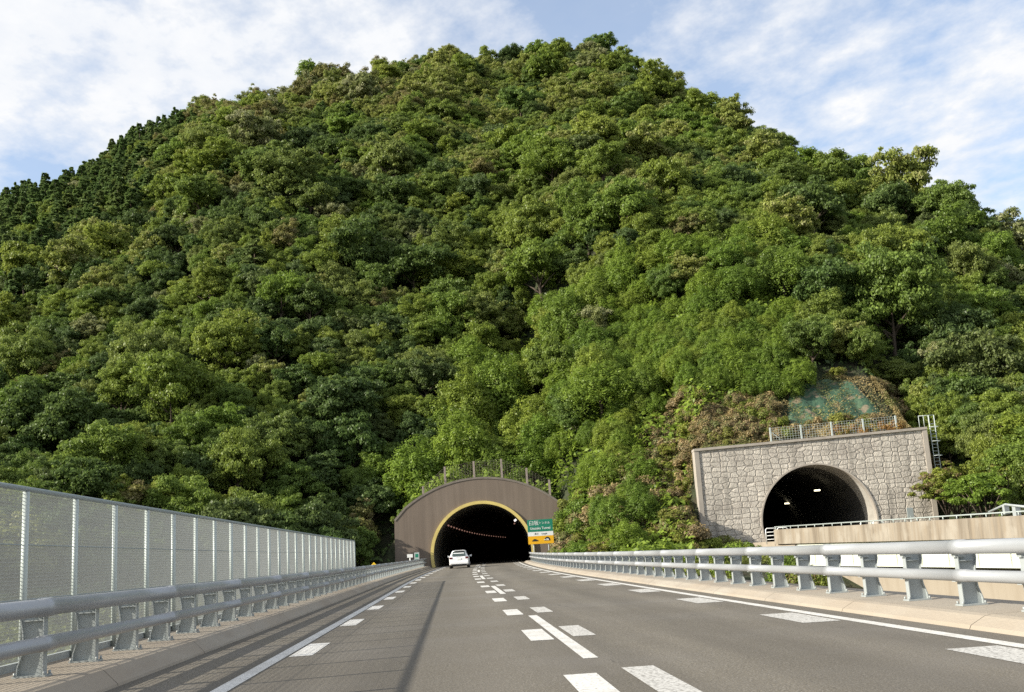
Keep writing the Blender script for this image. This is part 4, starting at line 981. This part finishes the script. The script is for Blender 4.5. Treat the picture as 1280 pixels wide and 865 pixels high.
# ------------------------------------------------------------------ ground foliage
def cover(name, poly, n, mt, leaf, bump, label, cat, dmax=400, dmin=0, clear=True, thr=(-40,44), seed=1, zlift=0.0, excl=None):
    g = np.random.RandomState(seed); th = g.uniform(thr[0], thr[1], n*6); b = np.interp(th, TH_B, B_D)
    lo = np.full_like(b, dmin) if name == 'valley_scrub' else np.maximum(b-8, dmin); r = np.minimum(np.interp(th, TH_R, R_D), dmax); dd = np.sqrt(g.uniform(0,1,n*6)*(r*r-lo*lo)+lo*lo)
    x = dd*np.sin(np.radians(th)); y = dd*np.cos(np.radians(th)); z = terrain(x, y); keep = []
    for i in range(len(x)):
        px, py = proj((x[i], y[i], z[i]))
        if poly is not None and not inpoly(px, py, poly): continue
        if excl is not None and inpoly(px, py, excl): continue
        u, v = loc2(x[i], y[i], PO, -PH)
        if abs(u) < 9.2 and -80 < v < 1.7: continue
        u, v = loc2(x[i], y[i], RP0, RPA)
        if -.6 < u < 22 and -40 < v < 1.8 and (name != 'bank_grass' or v > -.4): continue
        if abs(x[i]-1.6) < 7.5 and y[i] < 111: continue
        if 26 < x[i] < 46 and y[i] < 98 and name != 'bank_grass': continue
        if 9.6 < u < 20.6 and 4.4 < v < 12.2 and name == 'dry_brush' and g.rand() < .90: continue
        if name == 'dry_brush' and py > 640: continue
        keep.append(i)
        if len(keep) >= n: break
    k = np.array(keep); x, y, z = x[k], y[k], z[k]
    hgt = (vnoise(x, y, 2.2)+.5)*bump+(vnoise(x, y, .8)+.5)*bump*.5; z2 = z+hgt*g.uniform(.3,1,len(k))+zlift
    nn = np.stack([-vnoise(x+.5,y,2.2)*2, -.5+vnoise(x,y+.5,2.2), np.full(len(k), .8)],1)+g.normal(size=(len(k),3))*.45
    pt = np.clip(vnoise(x, y, 4)+.5+g.normal(0,.12,len(k)), 0, 1)
    me = leaves_mesh(name, np.stack([x,y,z2],1), nn, g.uniform(.6,1.4,len(k))*leaf*np.clip(np.hypot(x,y)/130, 1, 2.2), np.clip(g.normal(.5,.25,len(k)),0,1), pt, mt, 1.2)
    print(name, len(k)); return tag(link(name, me), label, cat, kind='stuff')
cover('vine_cover', Z_VINE, 60000, M['leafvine'], .24, 2.2, 'bright green creeping vines carpeting the slope between the two tunnels', 'vines', dmax=260, thr=(-6,22), seed=3)
cover('dry_brush', Z_DRY, 170000, M['leafdry'], .085, 1.0, 'brown dry brush on the open bank above and left of the stone tunnel', 'brush', dmax=135, thr=(6,34), seed=4)
cover('bank_grass', [(840,640),(1200,640),(1200,760),(840,760)], 30000, M['leafgrass'], .10, .8, 'bright rough grass below the stone portal', 'grass', dmax=104, dmin=70, thr=(9,27), seed=8)
cover('valley_scrub', None, 70000, M['leafgrass'], .20, 1.0, 'rough green scrub on the low ground beside the road viaduct', 'scrub', dmax=100, dmin=22, thr=(-40,34), seed=12)
cover('undergrowth', None, 190000, M['leafdark'], .24, 1.6, 'dark green undergrowth beneath the trees all over the hill', 'undergrowth', dmax=345, seed=5, excl=Z_DRY)

# green erosion net above the stone portal
NU, NV = 40, 26; verts = []; faces = []
g = np.random.RandomState(9)
for j in range(NV+1):
    for i in range(NU+1):
        fu, fv = i/NU, j/NV
        u = 9.0+fu*12.0+(1-fv)*0.0; v = 4.2+fv*8.8*(1-.35*abs(2*fu-1)**2.5)
        if fu > .5: u -= fv*1.6*(fu-.5)*2
        else: u += fv*2.0*(.5-fu)*2
        x, y, _ = SPW(u, v, 0); z = tz(x, y)+.38+.35*float(vnoise(x*1.0, y*.4, 1.3))+.15*math.sin(u*3.1+fv*2)
        ed = min(fu, 1-fu, fv*1.5+.1, (1-fv)); z -= max(0, .09-ed)*9*(.6+1.6*(.5+float(vnoise(x*1.3, y*1.3, 1.0))))
        verts.append((x, y, z))
for j in range(NV):
    for i in range(NU): faces.append((j*(NU+1)+i, j*(NU+1)+i+1, (j+1)*(NU+1)+i+1, (j+1)*(NU+1)+i))
me = bpy.data.meshes.new('erosion_net'); me.from_pydata(verts, [], faces); me.polygons.foreach_set('use_smooth', [True]*len(faces)); me.update(); me.materials.append(M['net'])
o = link('erosion_net', me); tag(o, 'torn green erosion control net spread on the bank above the stone tunnel', 'net')
sm_ = o.modifiers.new('thick', 'SOLIDIFY'); sm_.thickness = .03

# individual shrubs
srng = random.Random(21)
BW = {k: [broad_crown(900+i, M[k], 9000, lobes=120, leaf=.17, name='foliage') for i in range(2)] for k in ('leafweed','leafvine')}
def shrub(x, y, sc, matk, nm, lab, grp, zo=0.0, zs_=1.0):
    r = empty(nm, (x, y, tz(x, y)-.15+zo), srng.uniform(0, 6.28), lab, 'shrub', grp); r.scale = (sc, sc, sc*zs_)
    if sc > 1.3 and matk in BW: f_ = link('foliage', BW[matk][srng.randrange(2)], r); f_.scale = (.27, .27, .25)
    else: link('foliage', SH[matk][srng.randrange(3)], r)
    link('stem', STM, r); return r
cnt = {'d': 0, 'w': 0}
for k in range(4000):
    th = srng.uniform(7, 31); d = srng.uniform(93, 128); x, y = d*math.sin(R(th)), d*math.cos(R(th)); z = tz(x, y); px, py = proj((x, y, z))
    u, v = loc2(x, y, RP0, RPA)
    if -1.2 < u < 22.5 and -40 < v < 2.6: continue
    if 26.3 < x < 46 and y < 98: continue
    u1, v1 = loc2(x, y, PO, -PH)
    if abs(u1) < 9.6 and v1 < 2: continue
    if inpoly(px, py, Z_DRY):
        if 9.2 < u < 21.0 and 4.5 < v < 12.5: continue
        left = u < 0
        if cnt['d'] < 230 and srng.random() < .7:
            kk = srng.choice(['leafdry','leafdry','leafweed','leafdry'] if (left is False or py < 600) and py < 640 else ['leafweed','leafdry','leafweed','leafvine'])
            cnt['d'] += 1
            w = 'brown dry shrub' if kk == 'leafdry' else 'yellow green weedy shrub'
            z_ = 'on the bare bank above the stone tunnel' if u > -.5 else 'on the bank left of the stone tunnel'
            shrub(x, y, srng.uniform(.55,1.15), kk, 'dry_shrub' if kk == 'leafdry' else 'weedy_shrub', f'{w} {z_}', f'{w}s {z_}')
# weedy bank behind the tunnel name sign
for k in range(150):
    x = srng.uniform(9.5, 24); y = srng.uniform(94, 111); 
    u1, v1 = loc2(x, y, PO, -PH); u, v = loc2(x, y, RP0, RPA)
    if (u1 < 6.6 or y > 108.5): continue
    if u > -1.2 and v < 3: continue
    kk = srng.choice(['leafweed','leafvine','leafvine','leafdry'] if x < 17 else ['leafweed','leafdry','leafdry'])
    w = {'leafweed': 'yellow green weedy shrub', 'leafvine': 'bright green leafy shrub', 'leafdry': 'brown dry shrub'}[kk]
    shrub(x, y, srng.uniform(.8,1.5), kk, 'bank_shrub', f'{w} on the bank right of the tunnel name sign', f'{w}s right of the tunnel name sign')
for k in range(16):     # in front of stone portal, right foot and beyond parapet
    x = srng.uniform(43.5, 56); y = srng.uniform(84, 95)
    shrub(x, y, srng.uniform(1.5,2.4), srng.choice(['leafweed','leafvine']), 'leafy_shrub', 'bright bushy shrub at the right foot of the stone portal', 'bushy shrubs right of the stone portal', zo=2.0)
for k in range(18):     # between the rail and the stone portal
    x = srng.uniform(18, 26.2); y = srng.uniform(78, 95)
    shrub(x, y, srng.uniform(.7,1.1), srng.choice(['leafweed','leaf','leafvine']), 'grassy_shrub', 'green grassy shrub between the right guardrail and the stone portal', 'grassy shrubs below the stone portal', zo=.2)
for k, u in enumerate((13.9,14.7,15.5,16.3,17.1,17.9,18.7,19.5)):
    x, y, _ = SPW(u, 1.75, 0); r_ = shrub(x, y, .66, 'leafrust', 'rusty_creeper', 'rusty orange dry creeper on the net fence above the stone portal', 'rusty creepers on the stone portal fence', zs_=1.25); r_.location.z = ztl+(ztr-ztl)*u/W-.25
for (x, y, s_) in ((-7.4, 88, 1.5), (-8.8, 90, 1.3), (-6.6, 92, 1.2)):
    shrub(x, y, s_, 'leafweed', 'roadside_shrub', 'sunlit yellow green shrub between the fence end and the brown portal', 'sunlit shrubs beyond the fence end', zo=1.2)
for k in range(9):      # creeper along portal's left shoulder
    u = -8.7+k*.75; zt_ = 9.2-(Rr-math.sqrt(Rr*Rr-u*u)); c, s_ = math.cos(-PH), math.sin(-PH); x = PO.x+u*c-1.5*s_; y = PO.y+u*s_+1.5*c
    r = shrub(x, y, .62, 'leafvine' if k % 3 else 'leaf', 'portal_creeper', 'green creeper spilling over the left shoulder of the brown portal', 'creepers on the brown portal shoulder'); r.location.z = zt_-.75
